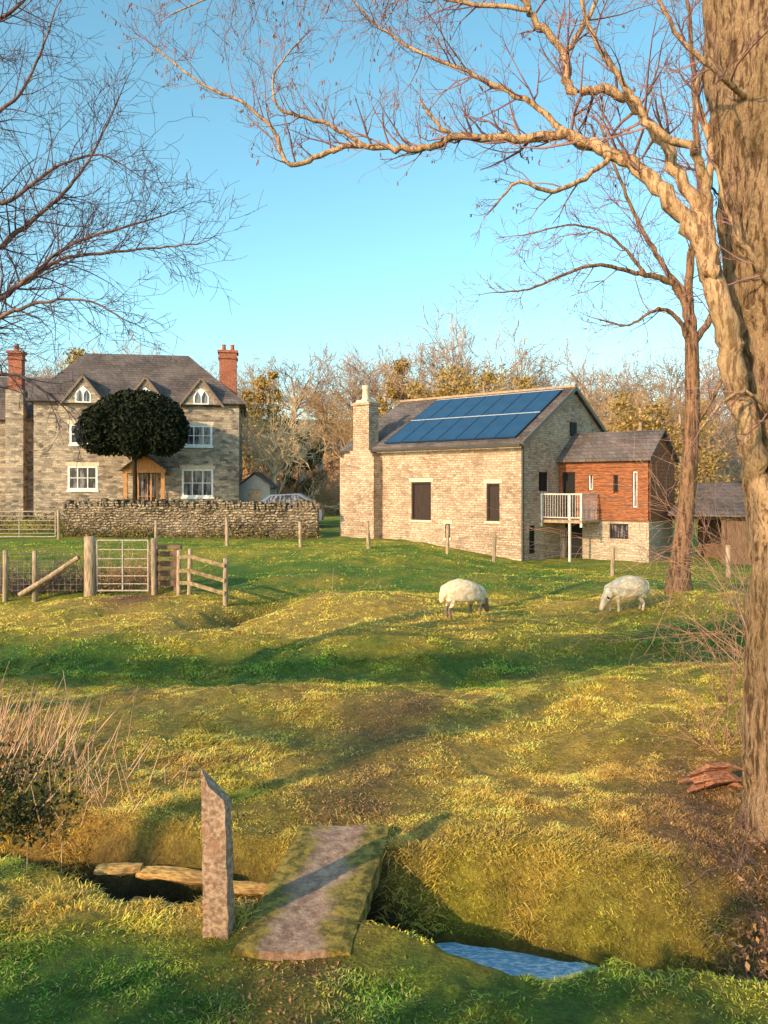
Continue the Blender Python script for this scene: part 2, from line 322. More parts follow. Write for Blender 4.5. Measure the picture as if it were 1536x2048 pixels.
# ---------------------------------------------------------------- grass
def in_bridge(x,y): 
    return (y>4.6)&(y<6.33)&(x>-.89+(y-4.65)*.13)&(x<-.16+(y-4.65)*.15)
def blades(n,y0,y1,lmin,lmax,wd):
    u=rng.random(n*2); y=np.sqrt(y0*y0+(y1*y1-y0*y0)*u); x=(rng.random(n*2)*2-1)*(y*.52+.7)
    z=H(x,y); keep=(z>-.46)&(~in_bridge(x,y))&(rng.random(n*2)>path_mask(x,y)*.75)
    keep&=~((x<-.9)&(x>-2.4)&(np.abs(y-stream_y(x))<.42))
    barn=(y>30.5+.81*(5.5-x))&(y>30)
    keep&=~(barn&(x>-3))
    keep&=(fbm(x*2.2,y*2.2,61,3)+.65>rng.random(n*2)*.9)
    x=x[keep][:n]; y=y[keep][:n]; n=len(x); z=H(x,y)-.01
    cl=.6+.9*fbm(x*3.2,y*3.2,63,3)+.3*fbm(x*.6,y*.6,66,2)
    L=(lmin+(lmax-lmin)*rng.random(n)**2)*np.clip(cl,.2,1.6); a=rng.random(n)*2*math.pi; W=wd*(.6+.8*rng.random(n))
    L*=np.where(y<4.9,.6,1); L*=1+.8*np.exp(-((y-stream_y(x)-.3)/.5)**2)
    ca,sa=np.cos(a),np.sin(a); lean=.5+1.3*rng.random(n); th=2*math.pi*fbm(x*1.7,y*1.7,68,2)+rng.normal(0,1.2,n); lx,ly=np.cos(th),np.sin(th)
    P=np.stack([x,y,z],-1); S=np.stack([ca*W/2,sa*W/2,0*x],-1)
    m1=P+np.stack([lx*L*.35*lean,ly*L*.35*lean,L*.5],-1); t=P+np.stack([lx*L*lean,ly*L*lean,L*(1-.42*lean)],-1)
    V=np.stack([P-S,P+S,m1+S*.8,m1-S*.8,t],1)
    tone=np.clip(1.12+.75*fbm(x*5,y*5,69,2),.5,1.6)[:,None]
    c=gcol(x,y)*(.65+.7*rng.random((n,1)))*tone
    dry=(rng.random(n)<.2)[:,None]; c=np.where(dry,c*.5+np.array([.88,.62,.28])*.5,c)
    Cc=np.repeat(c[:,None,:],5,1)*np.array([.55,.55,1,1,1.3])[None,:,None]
    i=np.arange(n)[:,None]*5
    return V.reshape(-1,3),i+np.array([[0,1,2,3]]),i+np.array([[3,2,4]]),np.clip(Cc.reshape(-1,3),0,.95)
VV=[];Q=[];T3=[];CC=[];o=0
for args in((180000,3.6,8,.022,.09,.008),(170000,7.5,13,.028,.09,.011),(90000,12.5,20,.035,.10,.019),(50000,19.5,34,.04,.09,.03)):
    v,q,t,c=blades(*args); VV.append(v);Q.append(q+o);T3.append(t+o);CC.append(c);o+=len(v)
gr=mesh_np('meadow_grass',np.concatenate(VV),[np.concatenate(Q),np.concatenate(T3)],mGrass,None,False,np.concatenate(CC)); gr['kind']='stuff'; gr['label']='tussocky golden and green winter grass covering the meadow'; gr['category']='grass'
def leaves(pts,size,flat=0.,nrm=None):
    n=len(pts); pts=np.asarray(pts); a=rng.normal(size=(n,3)); 
    if flat: a[:,2]*=(1-flat)
    a/=np.linalg.norm(a,axis=1,keepdims=True)+1e-9; r=rng.normal(size=(n,3)); b=np.cross(a,r); b/=np.linalg.norm(b,axis=1,keepdims=True)+1e-9
    s=size*(.5+rng.random((n,1)))
    V=np.stack([pts-a*s,pts+b*s*.5,pts+a*s,pts-b*s*.5],1); i=np.arange(n)[:,None]*4+np.array([[0,1,2,3]])
    return V.reshape(-1,3),i
def blob(n,c,r,shell=.45,seed=0,lump=.25):
    d=rng.normal(size=(n,3)); d/=np.linalg.norm(d,axis=1,keepdims=True)
    rad=(1-shell*rng.random(n)**1.5)*(1+lump*fbm(d[:,0]*2.5+seed,d[:,1]*2.5+d[:,2]*2.1,71+seed,3))
    return np.array(c)+d*np.array(r)*rad[:,None]
# leaf litter
n=4600; y=np.concatenate([rng.uniform(6.2,11.0,4200),rng.uniform(3.8,4.6,400)]); cx=np.interp(y,[4.6,6.4,8,9.5,12],[-.55,-.28,-.30,-.05,.6]); x=cx+rng.normal(0,.6,n)*np.where(y<5,.4,1)
x=np.concatenate([x,rng.normal(3.0,.7,3000)]); y=np.concatenate([y,rng.normal(6.0,1.2,3000)]); k=(~in_bridge(x,y))&(H(x,y)>-.4); x=x[k];y=y[k]
V,i=leaves(np.stack([x,y,H(x,y)+.008],-1),.010,.5); lt=mesh_np('leaf_litter',V,[i],mLit); lt['kind']='stuff'; lt['label']='scattered brown fallen leaves along the trodden path'; lt['category']='leaves'
# ---------------------------------------------------------------- footbridge, post, stones
br=thing('footbridge','short worn concrete slab footbridge crossing the narrow stream','footbridge',(-.42,5.47,0))
n=24; nx=10
c00=Vector((-.87,4.62,.045));c10=Vector((-.20,4.62,.045));c01=Vector((-.67,6.32,.06));c11=Vector((.05,6.32,.06)); O=Vector((-.42,5.47,0))
V=[];FQ=[]
for lay in(0,1):
    for j in range(n+1):
        for i in range(nx+1):
            u,v=i/nx,j/n; p=(c00*(1-u)+c10*u)*(1-v)+(c01*(1-u)+c11*u)*v-O
            e=(i in(0,nx)) ; z=p.z-lay*.13-(.014 if e else 0)+U(-.004,.004)-.012*math.exp(-((u-.5)/.25)**2); V.append((p.x+(U(-.008,.008) if e else 0),p.y+(U(-.008,.008) if j in(0,n) else 0),z))
m_=(n+1)*(nx+1); I=lambda l,j,i:l*m_+j*(nx+1)+i
for j in range(n):
    for i in range(nx):
        FQ.append([I(0,j,i),I(0,j,i+1),I(0,j+1,i+1),I(0,j+1,i)]); FQ.append([I(1,j,i),I(1,j+1,i),I(1,j+1,i+1),I(1,j,i+1)])
    for i in(0,nx): FQ.append([I(0,j,i),I(0,j+1,i),I(1,j+1,i),I(1,j,i)])
for i in range(nx):
    for j in(0,n): FQ.append([I(0,j,i),I(0,j,i+1),I(1,j,i+1),I(1,j,i)])
mesh_np('slab',V,[FQ],mSlabM,br)
mb=MB(); mb.bx(-.36,.15,-.78,-.6,-.7,-.11); mb.build('abutment',mDry,br)
mb=MB(); mb.bx(-.2,.36,.6,.78,-.7,-.09); mb.build('abutment',mDry,br)
pt=thing('broken_concrete_post','weathered concrete post with a jagged broken top beside the footbridge','post',(-1.0,4.85,-.02),-.12)
V=[];FQ=[];hw=.078
prof=[(-.25,1.02)]+[(.08*q,1-.005*q) for q in range(11)]
for z,s in prof:
    for a,b in((-1,-1),(0,-1.03),(1,-1),(1,1),(0,1),(-1,1)): V.append((a*hw*s+U(-.005,.005)-z*.02,b*hw*.8*s+U(-.004,.004),z))
tops=[1.05,.94,.86,.84,.9,.98]
for k,(a,b) in enumerate(((-1,-1),(-.35,-1),(.95,-1),(.95,.9),(0,.9),(-1,.9))): V.append((a*hw*.93-.02,b*hw*.76,tops[k]))
R_n=len(prof)
for r in range(R_n):
    for k in range(6): FQ.append([r*6+k,r*6+(k+1)%6,(r+1)*6+(k+1)%6,(r+1)*6+k])
mesh_np('post_shaft',V,[FQ,[[R_n*6+q for q in range(6)]]],mConc,pt)
mSt=noisy('wet_orange_log',(.38,.18,.05),(.84,.50,.17),9,.9,.9,(1.5,6,6),c3=(.26,.14,.06))
for x_,y_,z_,L,ang,r_ in((-2.0,6.04,-.16,.34,.06,.05),(-1.5,5.98,-.18,.70,-.2,.055),(-1.02,5.86,-.21,.50,-.1,.05),(-1.65,5.84,-.33,.45,-.36,.035)):
    T=Tubes(); pts=[Vector((-L/2,0,0))]+[Vector((-L/2+.004+(L-.008)*q/8,U(-.006,.006),U(-.004,.004))) for q in range(9)]+[Vector((L/2,0,0))]; T.add(pts,[.003,r_*.8,r_,r_,r_*1.02,r_,r_,r_*.95,r_*.92,r_*.8,.003],9)
    e=thing('bank_log','orange brown split log lying flat in the ditch','log',(x_,y_,z_),ang,'logs lying in the ditch'); e.scale=(1,1.6,.62); o=T.build('log_body',mSt,e,False,rough=.22)
# ---------------------------------------------------------------- tree tools
def rv(): return Vector((random.gauss(0,1),random.gauss(0,1),random.gauss(0,1)))
def rperp(d):
    r=rv(); r=r-d*r.dot(d); return r.normalized()
def grow(T,p,d,L,r,kids,wob=.18,trop=.06,rmin=.002,cat=0,n=5,ang=(.5,1.0)):
    pts=[Vector(p)];rad=[r];ds=[d]; st=L/(n-1); q=Vector(p)
    for i in range(1,n):
        d=(d+rv()*wob+Vector((0,0,trop))).normalized(); q=q+d*st; pts.append(q.copy()); rad.append(max(r*(1-.75*i/(n-1)),rmin*.7)); ds.append(d)
    T.add(pts,rad,3 if r<.02 else 5)
    if cat and not kids and U(0,1)<cat:
        for _ in range(2):
            c=pts[random.randint(2,n-1)]; T.add([c,c+Vector((U(-.01,.01),U(-.01,.01),-U(.018,.035)))],[.006,.005],4)
    if kids:
        for j in range(kids[0]):
            i=random.randint(1,n-1); a=U(*ang); cd=(ds[i]*math.cos(a)+rperp(ds[i])*math.sin(a)).normalized()
            grow(T,pts[i],cd,L*U(.4,.75),max(rad[i]*.62,rmin),kids[1:],wob,trop,rmin,cat,n,ang)
def spline(pr,per=6):
    P=[Vector(p) for p,r in pr];R=[r for p,r in pr]; out=[];ro=[]
    for i in range(len(P)-1):
        a=P[max(i-1,0)];b=P[i];c=P[i+1];e=P[min(i+2,len(P)-1)]
        for k in range(per):
            t=k/per; out.append(.5*((2*b)+(c-a)*t+(2*a-5*b+4*c-e)*t*t+(3*b-a-3*c+e)*t**3)); ro.append(R[i]*(1-t)+R[i+1]*t)
    out.append(P[-1]);ro.append(R[-1]); return out,ro
def limb(T,T2,pr,gap=.16,L=(.5,1.1),kids=(4,3),t0=.15,sides=8,cat=0,trop=.06,rmin=.002,wob=.18,jit=.02,bias=None,rs=1.0):
    pts,rad=spline(pr)
    rad=[q*rs for q in rad]
    for q in range(1,len(pts)-1):
        pts[q]=pts[q]+rv()*jit*min(1,rad[q]*18); rad[q]*=U(.96,1.05)
    T.add(pts,rad,sides)
    tot=sum((pts[i+1]-pts[i]).length for i in range(len(pts)-1)); acc=0;nx_=tot*t0
    for i in range(len(pts)-1):
        s=(pts[i+1]-pts[i]);acc+=s.length
        while acc>nx_:
            nx_+=gap*U(.6,1.4); d=s.normalized(); a=U(.6,1.2); b=rperp(d)
            if bias: b=(b+Vector(bias)).normalized()
            f=1-.45*acc/tot
            grow(T2,pts[i+1],(d*math.cos(a)+b*math.sin(a)).normalized(),U(*L)*f*1.15,max(min(rad[i+1]*.45,.017),rmin*1.5),kids,wob,trop,rmin,cat)
    grow(T2,pts[-1],(pts[-1]-pts[-2]).normalized(),L[0],rad[-1],kids,wob,trop,rmin,cat)
def mk_tree(name,label,cat,base,T,T2,mt,ml,rough=0):
    e=thing(name,label,cat,base); T.build('trunk',mt,e,True,rough,off=base); T2.build('crown',ml,e,True,off=base); return e
# large tree by the stream
T=Tubes();TL=Tubes();T2=Tubes()
def A(l,s=1): return [(at(a,b,d),r*s) for a,b,d,r in l]
tp,tr_=spline(A([(1605,1800,6.3,.62),(1600,1690,6.3,.45),(1593,1560,6.25,.375),(1592,1300,6.25,.335),(1592,1050,6.3,.345),(1578,800,6.3,.36),(1556,550,6.35,.37),(1530,300,6.4,.38),(1512,50,6.5,.37),(1500,-300,6.6,.33),(1510,-800,6.8,.26),(1500,-1300,7,.15)]),16); T.add(tp,tr_,64)
k=dict(cat=.12,rs=.88)
limb(TL,T2,A([(1575,1180,6.25,.09),(1530,1000,6.15,.10),(1490,850,6.08,.105),(1462,700,6.05,.105),(1430,560,6.05,.095),(1375,440,6.1,.08),(1290,347,6.3,.063),(1210,303,6.4,.054),(1130,272,6.5,.048),(1030,280,6.6,.039),(930,272,6.7,.036),(860,293,6.75,.031),(790,298,6.8,.029),(700,292,6.85,.027),(640,312,6.9,.025),(575,328,6.9,.023),(548,262,6.9,.018),(480,205,6.9,.015),(400,165,6.95,.012),(310,95,7,.008)],1.0),.10,(.3,.8),(4,3),.42,14,trop=.11,**k)
limb(TL,T2,A([(725,292,6.85,.024),(670,252,6.8,.021),(600,232,6.75,.017),(556,215,6.7,.013),(548,150,6.7,.01),(600,80,6.7,.006)]),.075,(.25,.6),(4,3),.2,6,trop=.1,**k)
limb(TL,T2,A([(1430,545,6.0,.065),(1405,440,6.1,.06),(1350,330,6.25,.052),(1280,225,6.35,.047),(1215,180,6.4,.043),(1140,178,6.4,.04),(1128,110,6.4,.035),(1075,45,6.45,.031),(1035,-20,6.5,.026),(960,-120,6.5,.02)]),.14,(.35,.85),(4,3),.3,10,**k)
limb(TL,T2,A([(1425,500,6.05,.045),(1412,380,6.0,.04),(1385,300,6.0,.037),(1310,262,6,.033),(1270,205,6,.028),(1230,140,6,.023),(1180,60,6,.019),(1150,-60,6,.014)]),.14,(.35,.8),(4,3),.4,8,**k)
limb(TL,T2,A([(1135,275,6.5,.032),(1075,215,6.6,.027),(1000,175,6.7,.024),(900,130,6.8,.019),(820,95,6.9,.015),(740,40,7,.011),(690,-20,7,.007)]),.09,(.3,.8),(4,3),.15,7,**k)
limb(TL,T2,A([(1225,310,6.4,.028),(1160,362,6.3,.024),(1095,382,6.2,.019),(1040,362,6.15,.014),(1000,398,6.1,.01)]),.14,(.2,.5),(3,3),.3,6,**k)
limb(TL,T2,A([(935,272,6.7,.024),(893,266,6.75,.02),(862,232,6.8,.014),(842,206,6.8,.009)]),.1,(.12,.25),(2,),.3,6)
limb(TL,T2,A([(1400,420,6.3,.036),(1425,300,6.5,.033),(1395,180,6.7,.03),(1440,60,6.8,.025),(1430,-80,6.9,.02)]),.15,(.35,.8),(4,3),.1,7,**k)
limb(TL,T2,A([(1130,110,6.4,.028),(1180,30,6.3,.022),(1210,-60,6.3,.017)]),.15,(.35,.7),(4,3),.1,6,**k)
limb(TL,T2,A([(1560,250,6.4,.035),(1440,150,6.0,.024),(1350,60,5.9,.018),(1290,-60,5.9,.012)]),.13,(.35,.8),(4,3),.3,7,**k)
limb(TL,T2,A([(1060,20,6.4,.022),(900,0,6.6,.018),(760,-30,6.8,.014),(560,-40,7,.011),(400,-60,7,.007)]),.08,(.35,.7),(4,3),.1,6,trop=-.03,**k)
limb(TL,T2,A([(1040,-100,6.4,.025),(840,-120,6.6,.019),(640,-90,6.8,.014),(480,-30,7,.01),(340,30,7,.006)]),.08,(.35,.75),(4,3),.1,6,trop=-.04,**k)
limb(TL,T2,A([(1570,850,6.1,.026),(1500,790,5.85,.016),(1450,800,5.8,.011),(1400,860,5.8,.007)]),.12,(.3,.6),(3,3),.2,6,trop=-.02)
limb(TL,T2,A([(1570,600,6.1,.03),(1480,480,5.85,.018),(1430,330,5.8,.011)]),.16,(.3,.7),(3,3),.2,6)
base=(tp[0].x,tp[0].y,Hs(tp[0].x,tp[0].y))
e=thing('bare_tree','large leafless tree with furrowed trunk and long arching limb','tree',base)
T.build('trunk',mBark,e,True,.16,off=base); TL.build('limb',mLimb,e,True,.1,off=base); T2.build('crown',mTwig,e,True,off=base)
# slender tree
T=Tubes();T2=Tubes(); k=dict(rmin=.006)
zb=Hs(6.8,18.4)
B=[(Vector((6.78,18.4,zb-.1)),.36),(Vector((6.79,18.4,zb+.35)),.25)]+A([(1362,1100,18.4,.21),(1374,1000,18.4,.19),(1384,820,18.4,.165),(1383,665,18.4,.15)])
T.add(*spline(B),12)
limb(T,T2,A([(1383,668,18.4,.13),(1366,590,18.4,.10),(1330,560,18.3,.075),(1270,545,18.2,.055),(1200,530,18,.042),(1130,548,17.8,.032),(1060,578,17.7,.022),(990,585,17.6,.013)]),.25,(.7,1.8),(4,3),.15,8,**k)
limb(T,T2,A([(1383,668,18.4,.115),(1378,560,18.4,.1),(1402,400,18.4,.085),(1390,260,18.4,.07),(1385,120,18.4,.055),(1370,-60,18.4,.035)]),.3,(1,2.2),(4,3),.1,8,**k)
limb(T,T2,A([(1372,590,18.4,.075),(1320,520,18.6,.058),(1280,450,18.7,.048),(1240,360,18.8,.036),(1200,250,19,.025)]),.25,(.8,1.8),(4,3),.2,7,**k)
limb(T,T2,A([(1385,700,18.4,.07),(1350,630,18.1,.05),(1310,620,17.9,.04),(1260,650,17.8,.025),(1200,640,17.6,.015)]),.25,(.6,1.5),(4,3),.2,6,**k)
limb(T,T2,A([(1384,690,18.4,.09),(1430,620,18.6,.075),(1470,520,18.8,.055),(1500,380,19,.035)]),.3,(1,2),(4,3),.2,7,**k)
limb(T,T2,A([(1384,860,18.4,.06),(1430,790,18.4,.045),(1470,700,18.4,.03)]),.3,(1,2),(4,3),.2,6,**k)
limb(T,T2,A([(1290,548,18.2,.04),(1230,480,18.1,.03),(1150,450,18,.022),(1050,470,17.9,.015)]),.25,(.6,1.5),(4,3),.1,6,**k)
mTree2=barkmat('brown_bark',(.08,.04,.026),(.26,.13,.075),(.38,.21,.12),16,.9,.04)
mk_tree('bare_tree','slender leafless tree standing on the meadow near grazing sheep','tree',(6.78,18.4,zb),T,T2,mTree2,mTwig)
# left tree
T=Tubes();T2=Tubes(); k=dict(rmin=.0026,trop=.03,wob=.13,rs=.85)
zb=Hs(-6.3,8.6); B=[(Vector((-6.3,8.6,zb-.1)),.3),(Vector((-6.25,8.6,1.5)),.22),(Vector((-6.2,8.5,3.2)),.2),(Vector((-6.4,8.4,6)),.15),(Vector((-6.2,8.4,9)),.08)]; T.add(*spline(B),12)
s0=(Vector((-6.2,8.5,3.3)),.1)
limb(T,T2,[s0]+A([(-200,680,8,.06),(-60,628,7.8,.042),(40,570,7.7,.03),(120,520,7.7,.022),(220,505,7.7,.016),(320,495,7.7,.011),(400,487,7.7,.007)]),.07,(.4,1.0),(4,3),.35,8,**k)
limb(T,T2,[s0]+A([(-180,560,8,.055),(-20,500,7.9,.035),(80,430,7.9,.025),(150,360,7.9,.018),(200,280,7.9,.012),(240,190,7.9,.007)]),.075,(.4,1.0),(4,3),.35,8,**k)
limb(T,T2,[(Vector((-6.3,8.4,5)),.1)]+A([(-200,300,8,.045),(-60,250,8,.03),(30,200,8,.02),(80,110,8,.014),(110,20,8,.008)]),.09,(.4,1.0),(4,3),.3,8,**k)
limb(T,T2,[(Vector((-6.3,8.4,6)),.08)]+A([(-160,120,8,.04),(0,40,8,.024),(80,-30,8,.014),(150,-60,8,.008)]),.09,(.4,1.0),(4,3),.3,8,**k)
limb(T,T2,[s0]+A([(-180,700,7.7,.045),(-40,650,7.4,.026),(60,610,7.3,.018),(170,600,7.3,.012),(250,640,7.3,.007)]),.075,(.35,.85),(4,3),.35,7,**k)
limb(T,T2,[s0]+A([(-200,800,7.7,.035),(-60,760,7.2,.022),(30,750,7.2,.015),(100,790,7.2,.009)]),.12,(.4,.8),(3,3),.4,7,rmin=.0025,trop=-.06)
limb(T,T2,[s0]+A([(-100,460,7.7,.035),(20,400,7.6,.023),(120,330,7.6,.016),(200,310,7.6,.011),(260,340,7.6,.007)]),.08,(.4,1.0),(4,3),.4,7,**k)
limb(T,T2,A([(40,570,7.7,.024),(140,490,7.6,.018),(230,460,7.6,.013),(330,430,7.6,.008)]),.075,(.35,.9),(4,3),.1,7,**k)
mk_tree('bare_tree','leafless tree with dense sweeping purple twigs beside the meadow','tree',(-6.3,8.6,zb),T,T2,mLimbP,mTwigL)
# shrubs / saplings of twigs
def shrub(label,base,n,L,r,mat,spread=.5,kids=(3,2),name='bare_shrub',trop=-.03,dirn=(0,0,1),wob=.15,rad=.25):
    e=thing(name,label,'shrub',base); T2=Tubes()
    for _ in range(n):
        d=(Vector(dirn)+Vector((random.gauss(0,spread),random.gauss(0,spread),0))).normalized()
        grow(T2,Vector((U(-rad,rad),U(-rad,rad),-.05)),d,U(*L),r,kids,wob,trop,r*.35,n=7)
    T2.build('stems',mat,e); return e
def gpt(x,y): return (x,y,Hs(x,y))
mPink=noisy('pink_twigs',(.40,.19,.13),(.60,.33,.21),3,.8,.1)
shrub('tangle of thin bare pinkish stems by the tree base',gpt(3.5,8.2),18,(.5,1.1),.006,mPink,.4)
shrub('tangle of thin bare pinkish stems by the tree base',gpt(4.3,9.6),20,(.6,1.5),.007,mPink,.45)
shrub('tall arching bare pale stems beside the meadow',gpt(5.6,11.8),12,(2.2,3.4),.009,mPink,.4,(4,3),dirn=(-.15,0,1),trop=-.06)
shrub('tall arching bare pale stems beside the meadow',gpt(6.9,15.0),12,(2.5,4.2),.011,mPink,.4,(4,3),dirn=(-.1,0,1),trop=-.05)
shrub('low tangle of bare twigs on the shaded stream bank',gpt(2.55,4.9),46,(.3,.8),.005,mTwigL,.8,(3,3),rad=.5)
shrub('low tangle of bare twigs on the shaded stream bank',gpt(2.5,5.9),20,(.25,.6),.005,mLimbP,.8,(3,3),rad=.5)
shrub('low tangle of bare twigs on the shaded stream bank',gpt(2.9,5.4),40,(.3,.8),.005,mLimbP,.9,(3,3),rad=.5)
e=thing('bramble_bush','brown bramble tangle with dead leaves by the large trunk','shrub',gpt(2.7,5.3)); P=np.concatenate([blob(1300,(.1,.2,.05),(.6,.8,.28),.9,6),blob(900,(-.2,-.5,0),(.5,.5,.25),.9,7)]); V,i=leaves(P,.02); mesh_np('foliage',V,[i],mLit,e)
# dead reeds left
e=thing('dead_reeds','dense stand of tan dried stalks leaning over the grass','plant',gpt(-4.0,8.1)); T=Tubes()
for _ in range(300):
    x=random.gauss(-.05,.55);y=random.gauss(0,.5); L=U(.25,.85); d=(Vector((random.gauss(.26,.2),U(-.2,.2),1))).normalized(); p=Vector((x,y,Hs(-4.0+x,8.1+y)-gpt(-4.0,8.1)[2]))
    T.add([p,p+d*L*.5,p+d*L+Vector((.04*L,0,-.02*L))],[.007,.006,.003],4)
T.build('stems',mReed,e)
e=thing('dead_reeds','low scatter of pale dried stems in the grass','plant',gpt(-2.9,7.2)); T=Tubes()
for _ in range(100):
    x=random.gauss(0,.42);y=random.gauss(0,.5); L=U(.12,.45); d=(Vector((U(-.4,.7),U(-.3,.3),.7))).normalized(); p=Vector((x,y,Hs(-2.9+x,7.2+y)-gpt(-2.9,7.2)[2]))
    T.add([p,p+d*L*.5,p+d*L],[.006,.005,.003],4)
T.build('stems',mReed,e)
e=thing('bramble_bush','dark leafy bramble patch at the foot of dried stems','shrub',gpt(-3.5,7.1))
P=np.concatenate([blob(2000,(-.1,0,.08),(.8,.5,.36),.8,1),blob(1000,(.4,-.3,-.02),(.55,.35,.22),.8,2)]); V,i=leaves(P,.024); mesh_np('foliage',V,[i],mIvyD,e)
# broken log
mRed=noisy('red_brown_wood',(.30,.11,.06),(.60,.27,.15),14,.9,1,(1,5,5))
e=thing('broken_log','reddish splintered log lying beside the large tree trunk','log',gpt(2.95,7.2),.15); T=Tubes()
for a,b,z,r in((-.28,.3,.02,.06),(-.2,.3,.09,.05),(-.3,.15,.08,.04),(-.1,.34,.06,.05),(-.25,.22,.15,.03),(-.1,.3,.18,.03)): T.add([Vector((a,U(-.1,.05),z)),Vector((a*.3,U(-.03,.03),z+.03)),Vector((b*.6,U(-.05,.1),z+.02)),Vector((b,U(-.05,.1),z-.01))],[.01,r,r*.9,.008],7)
T.build('log_body',mRed,e,False,rough=.6)
# fallen branch
for bx_,by_,dr in((-2.4,17.2,(1,.2,.1)),(-1.6,17.6,(1,-.1,.15)),(-3.0,18.5,(-.5,.6,.2))):
    e=thing('fallen_branch','fallen bare branch lying in the grass','branch',gpt(bx_,by_)); T=Tubes(); grow(T,Vector((0,0,.04)),Vector(dr).normalized(),1.2,.014,(4,2),.12,-.06,.006,n=6); T.build('twigs',mPink,e)
# ---------------------------------------------------------------- sheep
def sheep(label,x,y,rz,fm,s=1.0,turn=0):
    e=thing('sheep',label,'sheep',(x,y,Hs(x,y)-.01),rz); e.scale=(s,s,s)
    J=[((-.34,0,.55),.225),((0,0,.56),.26),((.28,0,.55),.22),((.44,.02,.46),.125),((.56,.03+turn,.27),.08),((.62,.04+turn,.15),.062),((.66,.05+turn,.045),.042),
       ((-.46,0,.56),.14)]
    Ed=[(0,1),(1,2),(2,3),(3,4),(4,5),(5,6),(0,7)]
    def add(par,chain):
        for c,r in chain: J.append((c,r)); Ed.append((par,len(J)-1)); par=len(J)-1
    for sy in(-1,1):
        o_=.04*sy
        add(0,[((-.37+o_,.115*sy,.42),.10),((-.30+o_,.125*sy,.31),.058),((-.42+o_,.125*sy,.2),.034),((-.39+o_,.125*sy,.05),.028),((-.37+o_,.125*sy,.0),.03)])
        add(2,[((.29-o_,.105*sy,.4),.085),((.30-o_,.11*sy,.23),.038),((.285-o_,.11*sy,.06),.027),((.3-o_,.11*sy,.0),.03)])
        add(4,[((.525,.03+turn+.085*sy,.30),.026),((.51,.03+turn+.14*sy,.285),.014)])
    add(7,[((-.55,0,.45),.045),((-.565,0,.33),.03)])
    me=bpy.data.meshes.new('sk'); me.from_pydata([j[0] for j in J],Ed,[]); ob=bpy.data.objects.new('sk',me); COL.objects.link(ob)
    m=ob.modifiers.new('s','SKIN'); m.use_smooth_shade=True
    for i,(c,r) in enumerate(J):
        v=me.skin_vertices[0].data[i]; v.radius=(r,r); v.use_root=(i==0)
    ss=ob.modifiers.new('ss','SUBSURF'); ss.levels=3; ss.render_levels=3
    bpy.context.view_layer.update(); dg=bpy.context.evaluated_depsgraph_get(); m2=bpy.data.meshes.new_from_object(ob.evaluated_get(dg)); bpy.data.objects.remove(ob)
    nv=len(m2.vertices); P=np.zeros(nv*3,dtype=np.float32); m2.vertices.foreach_get('co',P); P=P.reshape(-1,3); NN=np.zeros(nv*3,dtype=np.float32); m2.vertices.foreach_get('normal',NN); NN=NN.reshape(-1,3)
    wl=sm(P[:,2],.28,.4)*(1-sm(P[:,0],.43,.54)); f=fbm(P[:,0]*9+P[:,2]*4,P[:,1]*9-P[:,2]*8,81,3); f2=fbm(P[:,0]*24,P[:,1]*24+P[:,2]*24,83,2)
    P=P+NN*(wl*(.03+.016*f+.012*f2))[:,None]; m2.vertices.foreach_set('co',P.ravel().astype(np.float32)); 
    m2.materials.clear(); m2.materials.append(mWool); m2.materials.append(fm)
    for pl in m2.polygons:
        c=pl.center; pl.material_index=1 if (c.z<.24 and c.x<.5) or (c.x>.50 and c.z<.36) else 0; pl.use_smooth=True
    m2.name='sheep_body'; b=bpy.data.objects.new('body',m2); COL.objects.link(b); b.parent=e
    for sy in(-1,1):
        bpy.ops.mesh.primitive_uv_sphere_add(segments=10,ring_count=6,radius=.012,location=(0,0,0)); q=bpy.context.object; q.name='eye'; q.data.materials.append(mDark); q.parent=e; q.location=(.59,.03+turn+.062*sy,.21)
sheep('woolly cream sheep with darker face grazing with its head down',(928-768)/F*16.0,16.0,math.radians(30),mFace,.95)
sheep('woolly cream sheep with pale face grazing beside the slender tree',(1252-768)/F*16.9,16.9,math.radians(195),mFaceP,.94)
# ---------------------------------------------------------------- building pieces
def pane(parent,name,O,Ud,Nn,u0,u1,z0,z1,dep,mat):
    mb=MB(); O=Vector(O);Ud=Vector(Ud);Nn=Vector(Nn); P=lambda u,z:O+Ud*u+Vector((0,0,z))-Nn*dep
    mb.poly([P(u0,z0),P(u1,z0),P(u1,z1),P(u0,z1)]); return mb.build(name,mat,parent)
def window(parent,O,Ud,Nn,u0,u1,z0,z1,dep,cols,rows,fm=None,gm=None,fw=.07,name='window'):
    fm=fm or mWhite; gm=gm or mGlass; mb=MB(); O=Vector(O);Ud=Vector(Ud);Nn=Vector(Nn)
    Rm=Matrix((Ud,-Nn,Vector((0,0,1)))).transposed()
    def bar(a,b,c,d,th): mb.box(O+Ud*((a+b)/2)+Vector((0,0,(c+d)/2))-Nn*(dep-.03),(b-a,th,d-c),Rm)
    bar(u0,u1,z0,z0+fw,.07);bar(u0,u1,z1-fw,z1,.07);bar(u0,u0+fw,z0+fw,z1-fw,.066);bar(u1-fw,u1,z0+fw,z1-fw,.066)
    for i in range(1,cols): u=u0+(u1-u0)*i/cols; bar(u-.025,u+.025,z0+fw,z1-fw,.05)
    for j in range(1,rows): z=z0+(z1-z0)*j/rows; bar(u0+fw,u1-fw,z-.02,z+.02,.044)
    wo=mb.build(name,fm,parent); pane(wo,'window_pane',O,Ud,Nn,u0+.01,u1-.01,z0+.01,z1-.01,dep+.0,gm); return wo
X1=(1,0,0);Y1=(0,1,0);NF=(0,-1,0)
